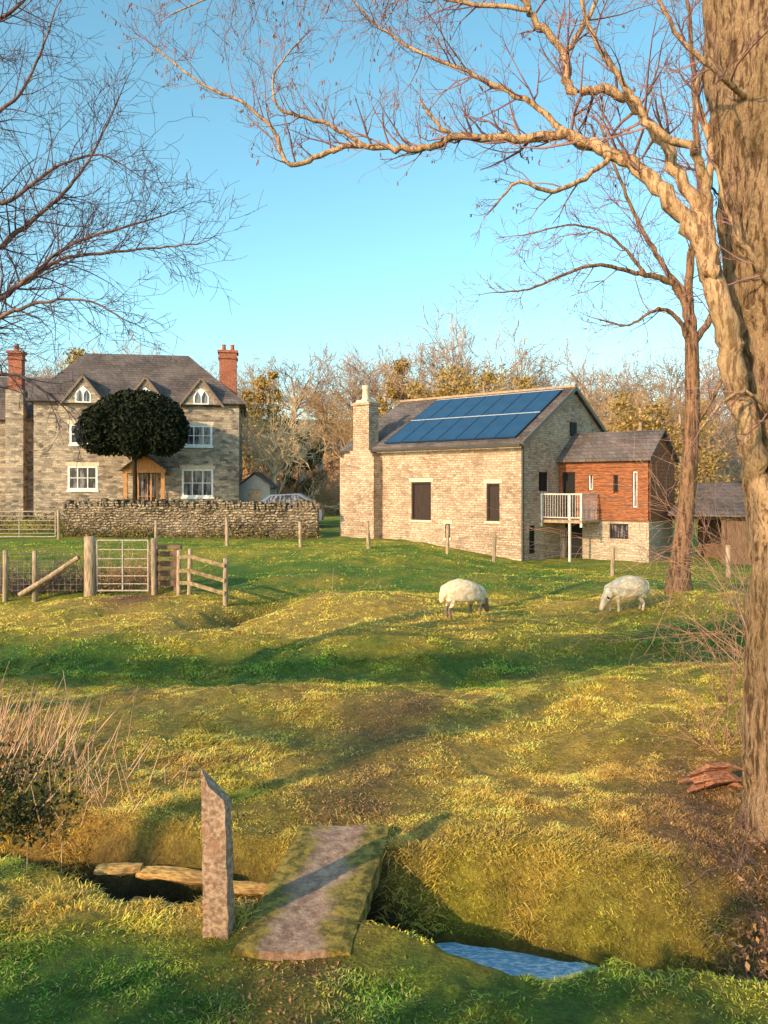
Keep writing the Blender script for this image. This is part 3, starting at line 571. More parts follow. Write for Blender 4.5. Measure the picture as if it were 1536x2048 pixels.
def gable_roof(x0,x1,y0,y1,ze,zr,th=.1,ov=.25):
    mb=MB(); ym=(y0+y1)/2; sl=(zr-ze)/(ym-y0)
    for s,ya in((1,y0-ov),(-1,y1+ov)):
        za=ze-ov*sl; 
        a=Vector((x0,ya,za));b=Vector((x1,ya,za));c=Vector((x1,ym,zr));d=Vector((x0,ym,zr)); t=Vector((0,0,th))
        mb.poly([a+t,b+t,c+t,d+t]); mb.poly([a,d,c,b]); mb.poly([a,b,b+t,a+t]); mb.poly([a,a+t,d+t,d]); mb.poly([b,c,c+t,b+t])
    return mb
# ---- barn
RZ=-math.atan2(.63,.776)
barn=thing('stone_barn','tall pale stone barn with slate roof and blue solar panels','barn',(5.54,32,.1),RZ)
mb=MB(); L=9.5;W=9.0;ZE=4.55;ZR=7.05
opsF=[(L-5.57,L-4.5,1.28,2.95),(L-1.68,L-1.06,1.32,2.87),(L-3.75,L-3.5,.55,1.15)]
mb.wall((-L,0,0),X1,NF,L,-.9,ZE,opsF)
opsG=[(.55,1.05,.0,1.15),(1.35,2.15,2.55,3.35)]
mb.wall((0,0,0),Y1,(1,0,0),W,-.9,ZE,opsG)
mb.wall((-L,W,0),X1,(0,1,0),L,-.9,ZE,[]); mb.wall((-L,0,0),Y1,(-1,0,0),W,-.9,ZE,[])
for x in(0,-L): mb.poly([(x,0,ZE),(x,W,ZE),(x,W/2,ZR)])
mb.build('wall',mStone,barn)
gable_roof(-L-.12,.15,0,W,ZE+.02,ZR+.02).build('roof',mSlate,barn)
mb=MB(); mb.box((-L/2,W/2,ZR+.15),(L+.3,.22,.1)); mb.build('ridge_tiles',noisy('ridge_clay',(.35,.22,.15),(.5,.33,.22),4),barn)
mg=plain('black_gutter',(.05,.045,.04))
mb=MB(); mb.bx(-L-.05,.1,-.42,-.32,ZE-.22,ZE-.12); mb.build('gutter',mg,barn)
mb=MB(); mb.bx(.02,.1,-.13,-.05,-.4,ZE-.2); mb.build('downpipe',mg,barn)
mbb=plain('grey_bargeboard',(.18,.14,.11))
for a in(Vector((.17,-.27,ZE-.1)),Vector((.17,W+.27,ZE-.1))):
    mb=MB(); mb.beam(a,(.17,W/2,ZR+.06),.05,.16); mb.build('bargeboard',mbb,barn)
for a,b,c,d in opsF:
    window(barn,(-L,0,0),X1,NF,a,b,c,d,.1,1,1,mShut,mShut,.08,'boarded_window')
    mb=MB(); mb.bx(-L+a-.12,-L+b+.12,-.02,.1,d+.003,d+.17); mb.build('lintel',mStoneTrim,barn)
    mb=MB(); mb.bx(-L+a-.08,-L+b+.08,-.05,.1,c-.1,c-.003); mb.build('sill',mStoneTrim,barn)
window(barn,(0,0,0),Y1,(1,0,0),.55,1.05,0,1.15,.1,1,1,mShut,mDark,.06,'door'); window(barn,(0,0,0),Y1,(1,0,0),1.35,2.15,2.55,3.35,.1,2,1,mShut,mDark,.06)
mb=MB(); mb.box((.02,4.5,5.3),(.06,.6,.6)); mb.build('loft_opening',mDark,barn)
# chimney
mb=MB(); mb.bx(-9.3,-7.25,-.6,.03,-.9,4.1); mb.bx(-9.1,-7.4,-.52,.03,4.1,4.28); mb.bx(-8.8,-7.55,-.48,.03,4.28,4.42); mb.bx(-8.6,-7.65,-.46,.22,4.42,6.5); mb.bx(-8.68,-7.57,-.54,.30,6.5,6.62); ch=mb.build('chimney',mStone,barn)
T=Tubes(); T.add([Vector((-8.12,-.12,6.74)),Vector((-8.12,-.12,6.9)),Vector((-8.12,-.12,7.25)),Vector((-8.12,-.12,7.3)),Vector((-8.12,-.12,7.42))],[.2,.17,.15,.19,.18],12); T.build('chimney_pot',mStoneTrim,ch)
mb=MB(); mb.bx(-8.45,-7.8,-.42,.18,6.623,6.74); mb.build('chimney_cap',mStoneTrim,ch)
# solar panels
e1=Vector((0,-.25,ZE-.14+.12));e2=Vector((0,W/2,ZR+.12)); sd=(e2-e1).normalized(); sn=Vector((0,-sd.z,sd.y)); SL=(e2-e1).length
Rm=Matrix((Vector((1,0,0)),sd,sn)).transposed()
mFr=plain('panel_frame',(.6,.6,.62),.4,.1); mFd=plain('dark_panel_frame',(.012,.02,.05),.4)
cw=6.8/7; rl=SL*.43
mbp=MB(); mbp.box((0,0,0),(cw-.006,rl-.006,.04)); pb=mbp.build('solar_panel',mSolar,barn)
mbp=MB()
for sx in(-1,1): mbp.box((sx*(cw/2-.012),0,.003),(.012,rl-.03,.05))
for sy in(-1,1): mbp.box((0,sy*(rl/2-.018),.003),(cw-.04,.014,.05))
pf=mbp.build('panel_frame',mFd,pb)
first=True
for r_ in range(2):
    for c_ in range(7):
        o=pb if first else pb.copy(); f=pf if first else pf.copy()
        if not first: COL.objects.link(o); COL.objects.link(f); f.parent=o
        first=False
        pos=e1+sd*(SL*.05+rl*(r_+.5)+.05*r_)+sn*.07+Vector((-.3-cw*(c_+.5),0,0)); o.matrix_local=Matrix.Translation(pos)@Rm.to_4x4(); f.matrix_local=Matrix.Identity(4)
for q in(1,2):
    mb=MB(); mb.box(e1+sd*(SL*.05+rl*q+.05*(q-.5 if q else -.5))+sn*.08+Vector((-.3-3.4,0,0)),(6.8,.06,.05),Rm); mb.build('mounting_rail',mFr,barn)
# ---- annex
def barnw(x,y): c,s=math.cos(RZ),math.sin(RZ); return (5.54+x*c-y*s,32+x*s+y*c)
ax,ay=barnw(.02,3.2)
an=thing('timber_clad_annex','brown timber clad upper storey over pale stone with a white balcony','building',(ax,ay,-.3),RZ)
AW=3.9;AD=2.7
mb=MB(); ops=[(.25,1.05,0,1.6),(2.25,3.05,1.0,1.62)]; mb.wall((0,0,0),X1,NF,AW,-.6,1.76,ops); mb.wall((AW,0,0),Y1,(1,0,0),AD,-.6,1.76,[]); mb.wall((0,AD,0),X1,(0,1,0),AW,-.6,1.76,[]); mb.build('stone_wall',stonemat('annex_stone',(.56,.42,.31),(.84,.66,.5),(.66,.52,.4),.3,.11,(.5,.38,.29),stain=.3,sc_=(.7,1.1)),an)
window(an,(0,0,0),X1,NF,.25,1.05,0,1.6,.1,1,1,mShut,mDark,.07,'door'); window(an,(0,0,0),X1,NF,2.25,3.05,1.0,1.62,.1,2,1,mShut,mGlass,.06)
mb=MB(); nb=17; bh=(4.4-1.76)/nb; opu=[(.15,.75,1.8,3.75),(1.35,1.55,3.0,3.7),(2.45,2.65,2.9,3.6),(3.25,3.45,2.3,3.75)]
for i in range(nb):
    z=1.76+bh*i
    segs=[(-.0,AW)]
    for a,b,c,d_ in opu:
        if z+bh*.5>c and z+bh*.5<d_:
            segs=[s for q in segs for s in (((q[0],a),(b,q[1])) if q[0]<a<q[1] else (q,))]
    Rt=Matrix.Rotation(-.16,3,'X')
    for a,b in segs: mb.box(((a+b)/2,-.06+U(-.006,.006),z+bh/2),(b-a,.025,bh*1.12),Rt)
for i in range(nb):
    z=1.76+bh*i; mb.box((AW+.06,AD/2,z+bh/2),(.025,AD+.1,bh*1.1),Matrix.Rotation(-.12,3,'Y'))
mb.wall((0,0,0),X1,NF,AW,1.76,4.4,opu,.1); mb.wall((AW,0,0),Y1,(1,0,0),AD,1.76,4.4,[]); mb.poly([(AW,0,4.4),(AW,AD,4.4),(AW,AD/2,5.4)]); mb.poly([(0.01,0,4.4),(0.01,AD,4.4),(0.01,AD/2,5.4)])
mb.build('cladding',mClad,an)
for k_,(a,b,c,d_) in enumerate(opu): window(an,(0,0,0),X1,NF,a,b,c,d_,.06,1,1,mShut if k_ in(0,2) else mWhite,mDark if k_ in(0,2) else mGlass,.05,'door' if k_==0 else 'window')
gable_roof(-.05,AW+.18,0,AD,4.4,5.4,.1,.3).build('roof',mSlate,an)
BW=1.85
mb=MB(); mb.bx(-.02,BW,-1.75,-.08,1.66,1.78); 
mb.build('balcony_deck',mWood,an)
mb=MB()
for x,y in((1.3,-1.7),(BW-.05,-1.7),(.03,-1.7)): mb.bx(x-.045,x+.045,y-.045,y+.045,-.3 if x>1 and x<1.6 else 1.5,2.85)
mb.bx(0,BW,-1.73,-1.67,2.80,2.86); mb.bx(0,BW,-1.72,-1.68,1.86,1.9); mb.bx(BW-.08,BW-.02,-1.66,-.1,2.80,2.86)
for q in range(1,17): mb.bx(q*.11-.008,q*.11+.008,-1.71,-1.69,1.9,2.8)
for q in range(1,13): mb.bx(BW-.06,BW-.04,-1.7+q*.12-.008,-1.7+q*.12+.008,1.78,2.8)
mb.build('balcony_railing',plain('pale_grey_paint',(.64,.58,.54),.6),an)
# lean-to
lx,ly=barnw(4.5,4.6)
ln=thing('timber_lean_to','low dark timber lean-to with slate roof and open front','shed',(lx,ly,-.5),RZ); ln.scale=(1,1,.88)
mb=MB()
for x in(0,1.8,3.6,5.4): mb.bx(x,x+.16,0,.16,-.4,2.3)
mb.bx(0,5.56,.01,.15,2.3,2.5); mb.build('post_frame',mCladD,ln)
mb=MB(); mb.wall((0,2.8,0),X1,NF,5.5,-.4,3.6,[]); mb.wall((1.9,.08,0),X1,NF,1.7,-.4,2.3,[]); mb.wall((5.5,.1,0),Y1,(1,0,0),2.7,-.4,2.4,[]); mb.build('boarding',mCladD,ln)
mb=MB(); 
a,b,c,d_=[Vector(q) for q in((-.2,-.35,2.45),(5.8,-.35,2.45),(5.8,3.1,3.9),(-.2,3.1,3.9))]; t=Vector((0,0,.1)); mb.poly([a+t,b+t,c+t,d_+t]);mb.poly([a,d_,c,b]);mb.poly([a,b,b+t,a+t]);mb.poly([b,c,c+t,b+t]);mb.poly([a,a+t,d_+t,d_]);mb.build('roof',mSlate,ln)
# ---- house
HX=-8.34; hz=.9; HR=.15
ho=thing('stone_farmhouse','grey stone farmhouse with slate roof, gabled dormers and brick chimney','house',(HX,46,hz),HR)
HW=11.2;HD=8;E=6.75;R_=10.0
mb=MB(); O=(-HW,0,0)
ops=[(HW-3.05,HW-1.5,4.3,5.5),(HW-3.2,HW-1.45,1.4,3.0),(HW-9.4,HW-7.8,1.8,3.15),(HW-9.3,HW-7.95,4.35,5.5),(HW-5.9,HW-4.5,4.35,5.5),(HW-5.7,HW-4.5,0,2.9)]
mb.wall(O,X1,NF,HW,-.5,E,ops,.16); mb.wall((0,0,0),Y1,(1,0,0),HD,-.5,E,[]); mb.wall((-HW,0,0),Y1,(-1,0,0),HD,-.5,E,[]); mb.wall((-HW,HD,0),X1,(0,1,0),HW,-.5,E,[])
dorm=[-8.5,-5.15,-2.1]
mb.build('wall',mHouse,ho)
for q,(a,b,c,d_) in enumerate(ops[:5]): window(ho,O,X1,NF,a,b,c,d_,.06,3,2,fw=.11)
for a,b,c,d_ in ops[:5]:
    mb=MB(); mb.bx(-HW+a-.1,-HW+b+.1,-.03,.1,d_+.003,d_+.2); mb.build('lintel',mStoneTrim,ho)
    mb=MB(); mb.bx(-HW+a-.06,-HW+b+.06,-.06,.1,c-.1,c-.003); mb.build('sill',mWhite,ho)
window(ho,O,X1,NF,HW-5.7,HW-4.5,0,2.9,.1,2,2,mOak,mGlass,.14,'door')
# porch
mb=MB()
for x in(-6.1,-4.1): mb.bx(x-.1,x+.1,-1.3,-1.1,-.3,2.9)
mb.bx(-6.25,-3.95,-1.32,-1.08,2.75,2.95); mb.bx(-6.15,-5.5,-1.22,-1.16,-.2,1.0); mb.bx(-4.7,-4.05,-1.22,-1.16,-.2,1.0); mb.bx(-5.5,-5.42,-1.22,-1.16,-.2,2.7); mb.bx(-4.78,-4.7,-1.22,-1.16,-.2,2.7); mb.poly([(-6.3,-1.25,2.95),(-3.9,-1.25,2.95),(-5.1,-1.25,3.7)]); mb.build('porch',mOak,ho)
mb=MB()
for s in(-1,1):
    a=Vector((-5.1+s*1.35,-1.5,2.85));b=Vector((-5.1,-1.5,3.85)); k_=Vector((0,1.5,0)); mb.poly([a,b,b+k_,a+k_]); t=Vector((0,0,-.08)); mb.poly([a,b,b+t,a+t])
mb.build('porch_roof',mSlate,ho)
# roof
mb=MB(); ov=.35; e0=[Vector(q) for q in((-HW-ov,-ov,E-.05),(ov,-ov,E-.05),(ov,HD+ov,E-.05),(-HW-ov,HD+ov,E-.05))]; r0=Vector((-HW+1.9,HD/2,R_));r1=Vector((-3.2,HD/2,R_)); t=Vector((0,0,.1))
mb.poly([e0[0]+t,e0[1]+t,r1+t,r0+t]);mb.poly([e0[1]+t,e0[2]+t,r1+t]);mb.poly([e0[2]+t,e0[3]+t,r0+t,r1+t]);mb.poly([e0[3]+t,e0[0]+t,r0+t])
for i in range(4): mb.poly([e0[i],e0[(i+1)%4],e0[(i+1)%4]+t,e0[i]+t])
mb.poly(e0[::-1]); 
for dx in dorm:
    for s in(-1,1):
        a=Vector((dx+s*1.25,-.44,E-.22));b=Vector((dx,-.44,E+1.4)); k_=Vector((0,2.6,0)); t2=Vector((0,0,.08)); mb.poly([a+t2,b+t2,b+k_+t2,a+k_+t2]); mb.poly([a,b,b+t2,a+t2])
mb.build('roof',mSlate,ho)
mbrn=plain('brown_board',(.20,.13,.095))
for dx in dorm:
    mb=MB(); mb.poly([(dx-1.08,-.37,E-.12),(dx+1.08,-.37,E-.12),(dx,-.37,E+1.3)]); gf=mb.build('gable',mHouse,ho)
    for s in(-1,1): mb=MB(); mb.beam((dx+s*1.25,-.46,E-.25),(dx,-.46,E+1.37),.05,.12); mb.build('bargeboard',mbrn,ho)
    def arc(cx,w_,z0,zs,zt,y):
        pts=[(cx-w_,y,z0),(cx+w_,y,z0),(cx+w_,y,zs)]
        for q in range(1,5): f=q/5; pts.append((cx+w_*(1-f**1.6),y,zs+(zt-zs)*f))
        pts.append((cx,y,zt))
        for q in range(4,0,-1): f=q/5; pts.append((cx-w_*(1-f**1.6),y,zs+(zt-zs)*f))
        pts.append((cx-w_,y,zs)); return pts
    mb=MB(); mb.poly(arc(dx,.43,E-.1,E+.3,E+.82,-.39)); wo=mb.build('window',mWhite,ho)
    mb=MB(); mb.poly(arc(dx-.19,.15,E-.03,E+.3,E+.62,-.405)); mb.poly(arc(dx+.19,.15,E-.03,E+.3,E+.62,-.405)); mb.build('window_pane',mGlass,wo)
def stack(par,x0,x1,y0,y1,z0,z1,npots=2,zs=None):
    mb=MB(); mb.bx(x0,x1,y0,y1,zs or z0,z1-.5); mb.bx(x0-.07,x1+.07,y0-.07,y1+.07,z1-.5,z1-.38); mb.bx(x0-.02,x1+.02,y0-.02,y1+.02,z1-.38,z1-.15); mb.bx(x0-.1,x1+.1,y0-.1,y1+.1,z1-.15,z1); c=mb.build('chimney',mBrick,par)
    if zs: mb=MB(); mb.bx(x0-.12,x1+.12,y0-.12,y1+.1,z0,zs); mb.build('chimney_base',mHouse,c)
    for q in range(npots):
        T=Tubes(); x=x0+(x1-x0)*(q+.5)/npots; T.add([Vector((x,(y0+y1)/2,z1)),Vector((x,(y0+y1)/2,z1+.3)),Vector((x,(y0+y1)/2,z1+.4))],[.14,.11,.14],10); T.build('chimney_pot',mBrick,c)
stack(ho,-1.2,-.2,1.6,2.6,6,10.1)
# wing
wxp=HX-(HW+.05)*math.cos(HR)-1.3*math.sin(HR); wyp=46-(HW+.05)*math.sin(HR)+1.3*math.cos(HR)
wg=thing('house_wing','stone side wing of the farmhouse with tall brick chimney','house',(wxp,wyp,hz),HR)
mb=MB(); mb.wall((-6,0,0),X1,NF,6,-.5,6.0,[(2.1,3.1,3.9,5.1),(2.1,3.3,1.2,2.6)]); mb.wall((-6,0,0),Y1,(-1,0,0),6,-.5,6,[]); mb.poly([(-6,0,6),(-6,6,6),(-6,3,8.5)]); mb.build('wall',mHouse,wg)
window(wg,(-6,0,0),X1,NF,2.1,3.1,3.9,5.1,.1,2,2); window(wg,(-6,0,0),X1,NF,2.1,3.3,1.2,2.6,.1,2,2)
gable_roof(-6.2,-.02,0,6,6,8.5,.1,.3).build('roof',mSlate,wg)
stack(wg,-1.45,-.75,-.7,-.05,-.5,9.6,1,7.4)
# shed
e=thing('garden_shed','small grey timber shed with pitched roof behind the wall','shed',(-7.6,47,Hs(-7.6,47)))
mb=MB(); mb.wall((-.9,0,0),X1,NF,1.8,-.3,1.9,[(.5,1.3,0,1.7)]); mb.wall((.9,0,0),Y1,(1,0,0),2.5,-.3,1.9,[]); mb.wall((-.9,0,0),Y1,(-1,0,0),2.5,-.3,1.9,[]); mb.poly([(-.9,0,1.9),(.9,0,1.9),(0,0,2.6)]); mb.build('wall',noisy('grey_boards',(.25,.24,.24),(.38,.36,.34),5,.9,.5,(8,8,.5)),e)
mb=MB()
for s in(-1,1):
    a=Vector((s*1.1,-.2,1.75));b=Vector((0,-.2,2.68));k_=Vector((0,2.9,0));t=Vector((0,0,.06)); mb.poly([a+t,b+t,b+k_+t,a+k_+t]);mb.poly([a,b,b+t,a+t]);mb.poly([a,b,b+k_,a+k_])
mb.build('roof',mSlate,e); pane(e,'door',(-.9,0,0),X1,NF,.5,1.3,0,1.7,.08,mWood)
# car
e=thing('parked_car','grey blue car parked behind the dry stone wall','car',(-5.2,41,Hs(-5.2,41)+.02))
prof=[(-2.05,.35),(-2.1,.75),(-1.95,.98),(-1.2,1.08),(-.55,1.5),(.9,1.56),(1.6,1.2),(2.0,1.0),(2.1,.7),(2.05,.35)]
prof=[(a,b*1.12) for a,b in prof]
mb=MB(); n=len(prof); ins=lambda z: .85 if z<1.25 else .66
for i in range(n-1):
    a,b=prof[i],prof[i+1]
    mb.poly([(a[0],-ins(a[1]),a[1]),(b[0],-ins(b[1]),b[1]),(b[0],ins(b[1]),b[1]),(a[0],ins(a[1]),a[1])])
for s in(-1,1):
    mb.poly([(a,s*.85,z) for a,z in prof if z<1.25 or a>1.5]); mb.poly([(-1.2,s*.85,1.21),(-.55,s*.66,1.68),(.9,s*.66,1.747),(1.6,s*.66,1.344),(1.6,s*.85,1.2)])
mb.build('body',mCar,e)
for P_ in([(-.98,-.86,1.25),(-.5,-.71,1.6),(.1,-.71,1.66),(.1,-.86,1.25)],[(.2,-.86,1.25),(.2,-.71,1.66),(.85,-.71,1.68),(1.4,-.86,1.28)]):
    mb=MB(); mb.poly(P_); mb.build('window',mGlass,e)
for x in(-1.3,1.3):
    for s in(-.8,.8):
        T=Tubes(); T.add([Vector((x,s-.1,.33)),Vector((x,s-.099,.33)),Vector((x,s+.1,.33)),Vector((x,s+.101,.33))],[.02,.33,.33,.02],16); T.build('wheel',mRub,e)
# yew
yx,yy=-13.3,42.3; yz=Hs(yx,yy)
e=thing('clipped_yew_tree','dark clipped rounded yew tree in front of the farmhouse','tree',(yx,yy,yz))
T=Tubes(); T.add([Vector((.0,.3,-.1)),Vector((.05,.3,2)),Vector((0,.2,4.6))],[.15,.12,.12],8); T.build('trunk',noisy('dark_bark',(.02,.014,.01),(.045,.03,.02),8),e)
cz=6.1-yz; P=np.concatenate([blob(9000,(0.15,0,cz+.15),(2.55,1.9,1.75),.25,3,.15),blob(4500,(1.5,-.1,cz-.2),(1.45,1.4,1.4),.25,4,.12),blob(4500,(-1.35,-.1,cz-.25),(1.5,1.4,1.35),.25,5,.12)]); V,i=leaves(P,.11); mesh_np('crown',V,[i],mYew,e)
def blobcore(name,c,r,mat,par,k=.8):
    import bmesh; bm=bmesh.new(); bmesh.ops.create_icosphere(bm,subdivisions=3,radius=1)
    for v in bm.verts:
        f=k*(1+.15*float(fbm(v.co.x*2+3,v.co.y*2+v.co.z*2,91,2))); v.co=Vector((c[0]+v.co.x*r[0]*f,c[1]+v.co.y*r[1]*f,c[2]+v.co.z*r[2]*f))
    m_=bpy.data.meshes.new(name); bm.to_mesh(m_); bm.free(); m_.materials.append(mat); o=bpy.data.objects.new(name,m_); COL.objects.link(o); o.parent=par; return o
blobcore('inner_foliage',(0.1,0,cz),(2.6,1.8,1.6),plain('yew_inner',(.008,.012,.006),.9),e)
# ---- dry stone wall
def drywall(label,p0,p1,h,th=.5,name='dry_stone_wall'):
    p0=Vector(p0);p1=Vector(p1);L_=(p1-p0).length;rz=math.atan2(p1.y-p0.y,p1.x-p0.x); e=thing(name,label,'wall',(p0.x,p0.y,0),rz)
    nx_=int(L_/.1);nz=int((h+.6)/.08); us=np.linspace(0,L_,nx_); wx_=p0.x+us*math.cos(rz); wy_=p0.y+us*math.sin(rz); gz=H(wx_,wy_)
    top=1+.26*(vn(us*.45,us*0+3.3)-.5)+.1*(vn(us*1.6,us*0+8)-.5)
    V=[];FQ=[]
    for fs in(-1,1):
        b=len(V)
        for j in range(nz+1):
            zz=-.4+(h+.4)*j/nz; bul=.22*fbm(us*1.1,us*0+zz*1.5,15,3)
            for i in range(nx_):
                V.append((us[i],fs*(th/2-.06*j/nz+bul[i]*.5)+U(-.045,.045),gz[i]+zz*top[i]))
        for j in range(nz):
            for i in range(nx_-1): q=b+j*nx_+i; FQ.append([q,q+1,q+nx_+1,q+nx_])
    b2=(nz+1)*nx_
    for i in range(nx_-1): q=nz*nx_+i; FQ.append([q,q+1,q+1+b2,q+b2])
    for i in(0,nx_-1):
        for j in range(nz): q=j*nx_+i; FQ.append([q,q+nx_,q+nx_+b2,q+b2])
    mesh_np('wall_face',V,[FQ],mDry,e)
    mb=MB(); u=0
    while u<L_:
        w_=U(.09,.22); hh=U(.18,.42); z=float(np.interp(u,us,gz+h*top))
        mb.box((u+w_/2,U(-.06,.06),z+hh/2-.04),(w_,U(.36,.55),hh),Matrix.Rotation(U(-.5,.2),3,'Y')@Matrix.Rotation(U(-.15,.15),3,'Z')); u+=w_*U(.95,1.3)
    mb.build('coping',mDry,e,bevel=.03); return e
drywall('long dry stone wall with upright coping stones fronting the farmhouse',(-15.1,38,0),(-3.0,36.4,0),1.38)
P=[]
for _ in range(40):
    x=U(-21,-15.3); P.append(blob(90,(x,U(38,39),Hs(x,38)+.5),(.6,.4,U(.5,.9)),.9))
for _ in range(110):
    x=U(-15.2,-3); y=37.3-(x+15)*.13; P.append(blob(60,(x,y,Hs(x,y)+.1),(.4,.25,U(.1,.8)),.9))
for _ in range(26):
    x=U(-15,-3.2); y=38.3-(x+15)*.13; P.append(blob(60,(x,y,Hs(x,y)+1.55),(.5,.2,U(.1,.3)),.9))
for _ in range(55):
    x=U(-11.5,-6.8); y=U(21,23.5); P.append(blob(60,(x,y,Hs(x,y)+.1),(.4,.3,U(.15,.6)),.9))
V,i=leaves(np.concatenate(P),.05); o=mesh_np('undergrowth',V,[i],leafmat('rank_growth',(.10,.09,.03),(.34,.22,.08),0)); o['kind']='stuff'; o['label']='rough weeds and dead growth along walls and fences'; o['category']='plants'
# ---------------------------------------------------------------- gates and fences
def rpost(mb,p,h,r=.08,lean=(0,0)):
    p=Vector(p); mb.add([p-Vector((0,0,.2)),p+Vector((lean[0]*.5,lean[1]*.5,h*.5)),p+Vector((lean[0],lean[1],h)),p+Vector((lean[0],lean[1],h+.01))],[r,r*.97,r*.9,r*.3],8)
def fieldgate(label,p,w_,h,rz,bars=6,lp=1.5):
    e=thing('field_gate',label,'gate',p,rz); T=Tubes(); 
    for q in range(bars+1):
        z=.12+(h-.12)*(q/bars)**1.12; T.add([Vector((.06,0,z)),Vector((w_-.06,0,z))],[.024 if q in(0,bars) else .015]*2,6)
    for x in(.06,w_/2,w_-.06): T.add([Vector((x,-.005,.1)),Vector((x,-.005,h))],[.024]*2,6)
    T.build('gate_leaf',mGal,e)
    for x,r in((-.1,.16),(w_+.1,.075)):
        T=Tubes(); rpost(T,(x,0,0),lp if x<0 else h+.05,r,(-.03,0)); T.build('gate_post',mWood,e,rough=.3)
    return e
gx=(190-768)/F*20.4
fieldgate('galvanised metal gate hung on thick weathered wooden posts',gpt(gx,20.4),1.42,1.4,0)
fieldgate('wide galvanised farm gate beside the dry stone wall',gpt(-17.9,35.6),3.3,1.25,.03)
e=thing('wire_stock_fence','wire stock fence with wooden strainer brace beside the gate','fence',gpt(-7.5,20.4))
z0=e.location.z
for x in(-9.65,-8.9): T=Tubes(); rpost(T,(x+7.5,0,Hs(x,20.4)-z0),1.3,.07); T.build('post',mWood,e,rough=.3)
T=Tubes(); T.add([Vector((-1.75,-.1,.05)),Vector((-1,-.1,.5)),Vector((-.25,-.1,1.0))],[.07,.07,.065],8); T.build('brace',mWood,e,rough=.3)
T=Tubes()
for z in(.15,.3,.45,.6,.75,.9,1.1): T.add([Vector((-3.5,.03,z)),Vector((-.2,.03,z))],[.006]*2,3)
for q in range(22): x=-3.5+q*.15; T.add([Vector((x,.03,.1)),Vector((x,.03,.92))],[.006]*2,3)
T.build('wire',mWire,e)
for x_ in(-8.4,-9.4,-10.4): shrub('dark tangle of dead stems behind the stock fence',gpt(x_,21.5),30,(.5,1.2),.011,mTwigL,.8,(4,3),rad=.5)
for x_ in(-7.0,-6.2): shrub('tangle of dead stems behind the metal gate',gpt(x_,21.6),40,(.5,1.1),.012,mGoldTw,.8,(4,3),rad=.5)
e=thing('post_and_rail_fence','short weathered post and rail fence dropping into the ditch','fence',gpt(-5.2,20.2)); z0=e.location.z
pts=[Vector((-5.2,20.3,0)),Vector((-4.75,19.6,0)),Vector((-3.72,18.8,0))]
for p in pts: T=Tubes(); rpost(T,Vector((p.x+5.2,p.y-20.2,max(Hs(p.x,p.y),-.15)-z0)),1.12,.065); T.build('post',mWood,e,rough=.3)
mRail=noisy('mossy_rail',(.16,.11,.06),(.36,.26,.14),6,.9,.6)
for h in(.95,.6,.3):
    mb=MB()
    for a,b in((0,1),(1,2)):
        A_,B_=[Vector((pts[q].x+5.2,pts[q].y-20.2-.08,max(Hs(pts[q].x,pts[q].y),-.15)-z0+h)) for q in(a,b)]; mb.beam(A_,B_,.04,.09)
    mb.build('rail',mRail,e)
e=thing('timber_stile','old timber stile with thick top board beside the gate','stile',gpt(-5.65,20.7)); mb=MB()
mb.bx(-.4,.4,-.08,.08,1.1,1.2); mb.bx(-.32,-.22,-.05,.05,-.2,1.1); mb.bx(.22,.32,-.05,.05,-.2,1.1)
for z in(.15,.4,.65,.9): mb.bx(-.22,.22,-.02,.02,z,z+.14)
mb.build('stile_frame',noisy('dark_boards',(.11,.065,.045),(.25,.15,.1),5,.9,.5),e)
e=thing('wire_fence','line of weathered wooden posts with thin wires across the meadow','fence',gpt(-8.9,31)); z0=e.location.z; tops=[]
for px,d in((312,31),(455,31),(602,31),(738,30.6),(895,30),(988,29.4),(1225,27.5),(1458,25)):
    x=(px-768)/F*d; z=Hs(x,d); T=Tubes(); hh=U(.95,1.12); rpost(T,(x+8.9,d-31,z-z0),hh,U(.06,.09),(U(-.08,.08),0)); T.build('post',mWood,e,rough=.3); tops.append(Vector((x+8.9,d-31.05,z-z0)))
T=Tubes()
for h in(.35,.65,.9):
    for a,b in zip(tops[:-1],tops[1:]): T.add([a+Vector((0,0,h)),(a+b)/2+Vector((0,0,h-.02)),b+Vector((0,0,h))],[.004]*3,3)
T.build('wire',mWire,e)
# ---------------------------------------------------------------- background trees
def far_variant(sd,mat,ksp=(5,5,4),rm=.02,spread=.9,h=10,low=.12,nl=20,norm=True):
    random.seed(sd); T=Tubes();T2=Tubes()
    T.add([Vector((0,0,-.5)),Vector((U(-.1,.1),0,h*.18)),Vector((U(-.2,.2),U(-.2,.2),h*.35)),Vector((U(-.3,.3),0,h*.5))],[.28,.2,.15,.08],7)
    for q in range(nl):
        z=h*U(low,.5); a=U(0,6.28); el=U(.1,1.5); d=Vector((math.cos(a)*spread,math.sin(a)*spread,el)).normalized(); L_=h*U(.24,.32)
        grow(T2,Vector((0,0,z)),d,L_,.07,ksp,.18,.05,rm,n=5,ang=(.4,.95))
    g1=T.geo();g2=T2.geo(); s=h/np.percentile(g2[0][:,2],99.6) if norm else 1
    return mesh_np('trunk',g1[0]*s,g1[1],mat,None,True),mesh_np('crown',g2[0]*s,g2[1],mat,None,True)
variants=[far_variant(s,m_,ksp=k_,spread=sp,rm=.016,nl=nl_,low=lw) for s,k_,sp,m_,nl_,lw in((1,(5,4,4),1.2,mTwigFar,17,.25),(2,(5,5,3),1.0,mTwigFar2,18,.2),(3,(6,4,3),1.3,mTwigFar,18,.28),(4,(5,4,4),1.1,mTwigFar2,18,.22))]
random.seed(99)
used=set()
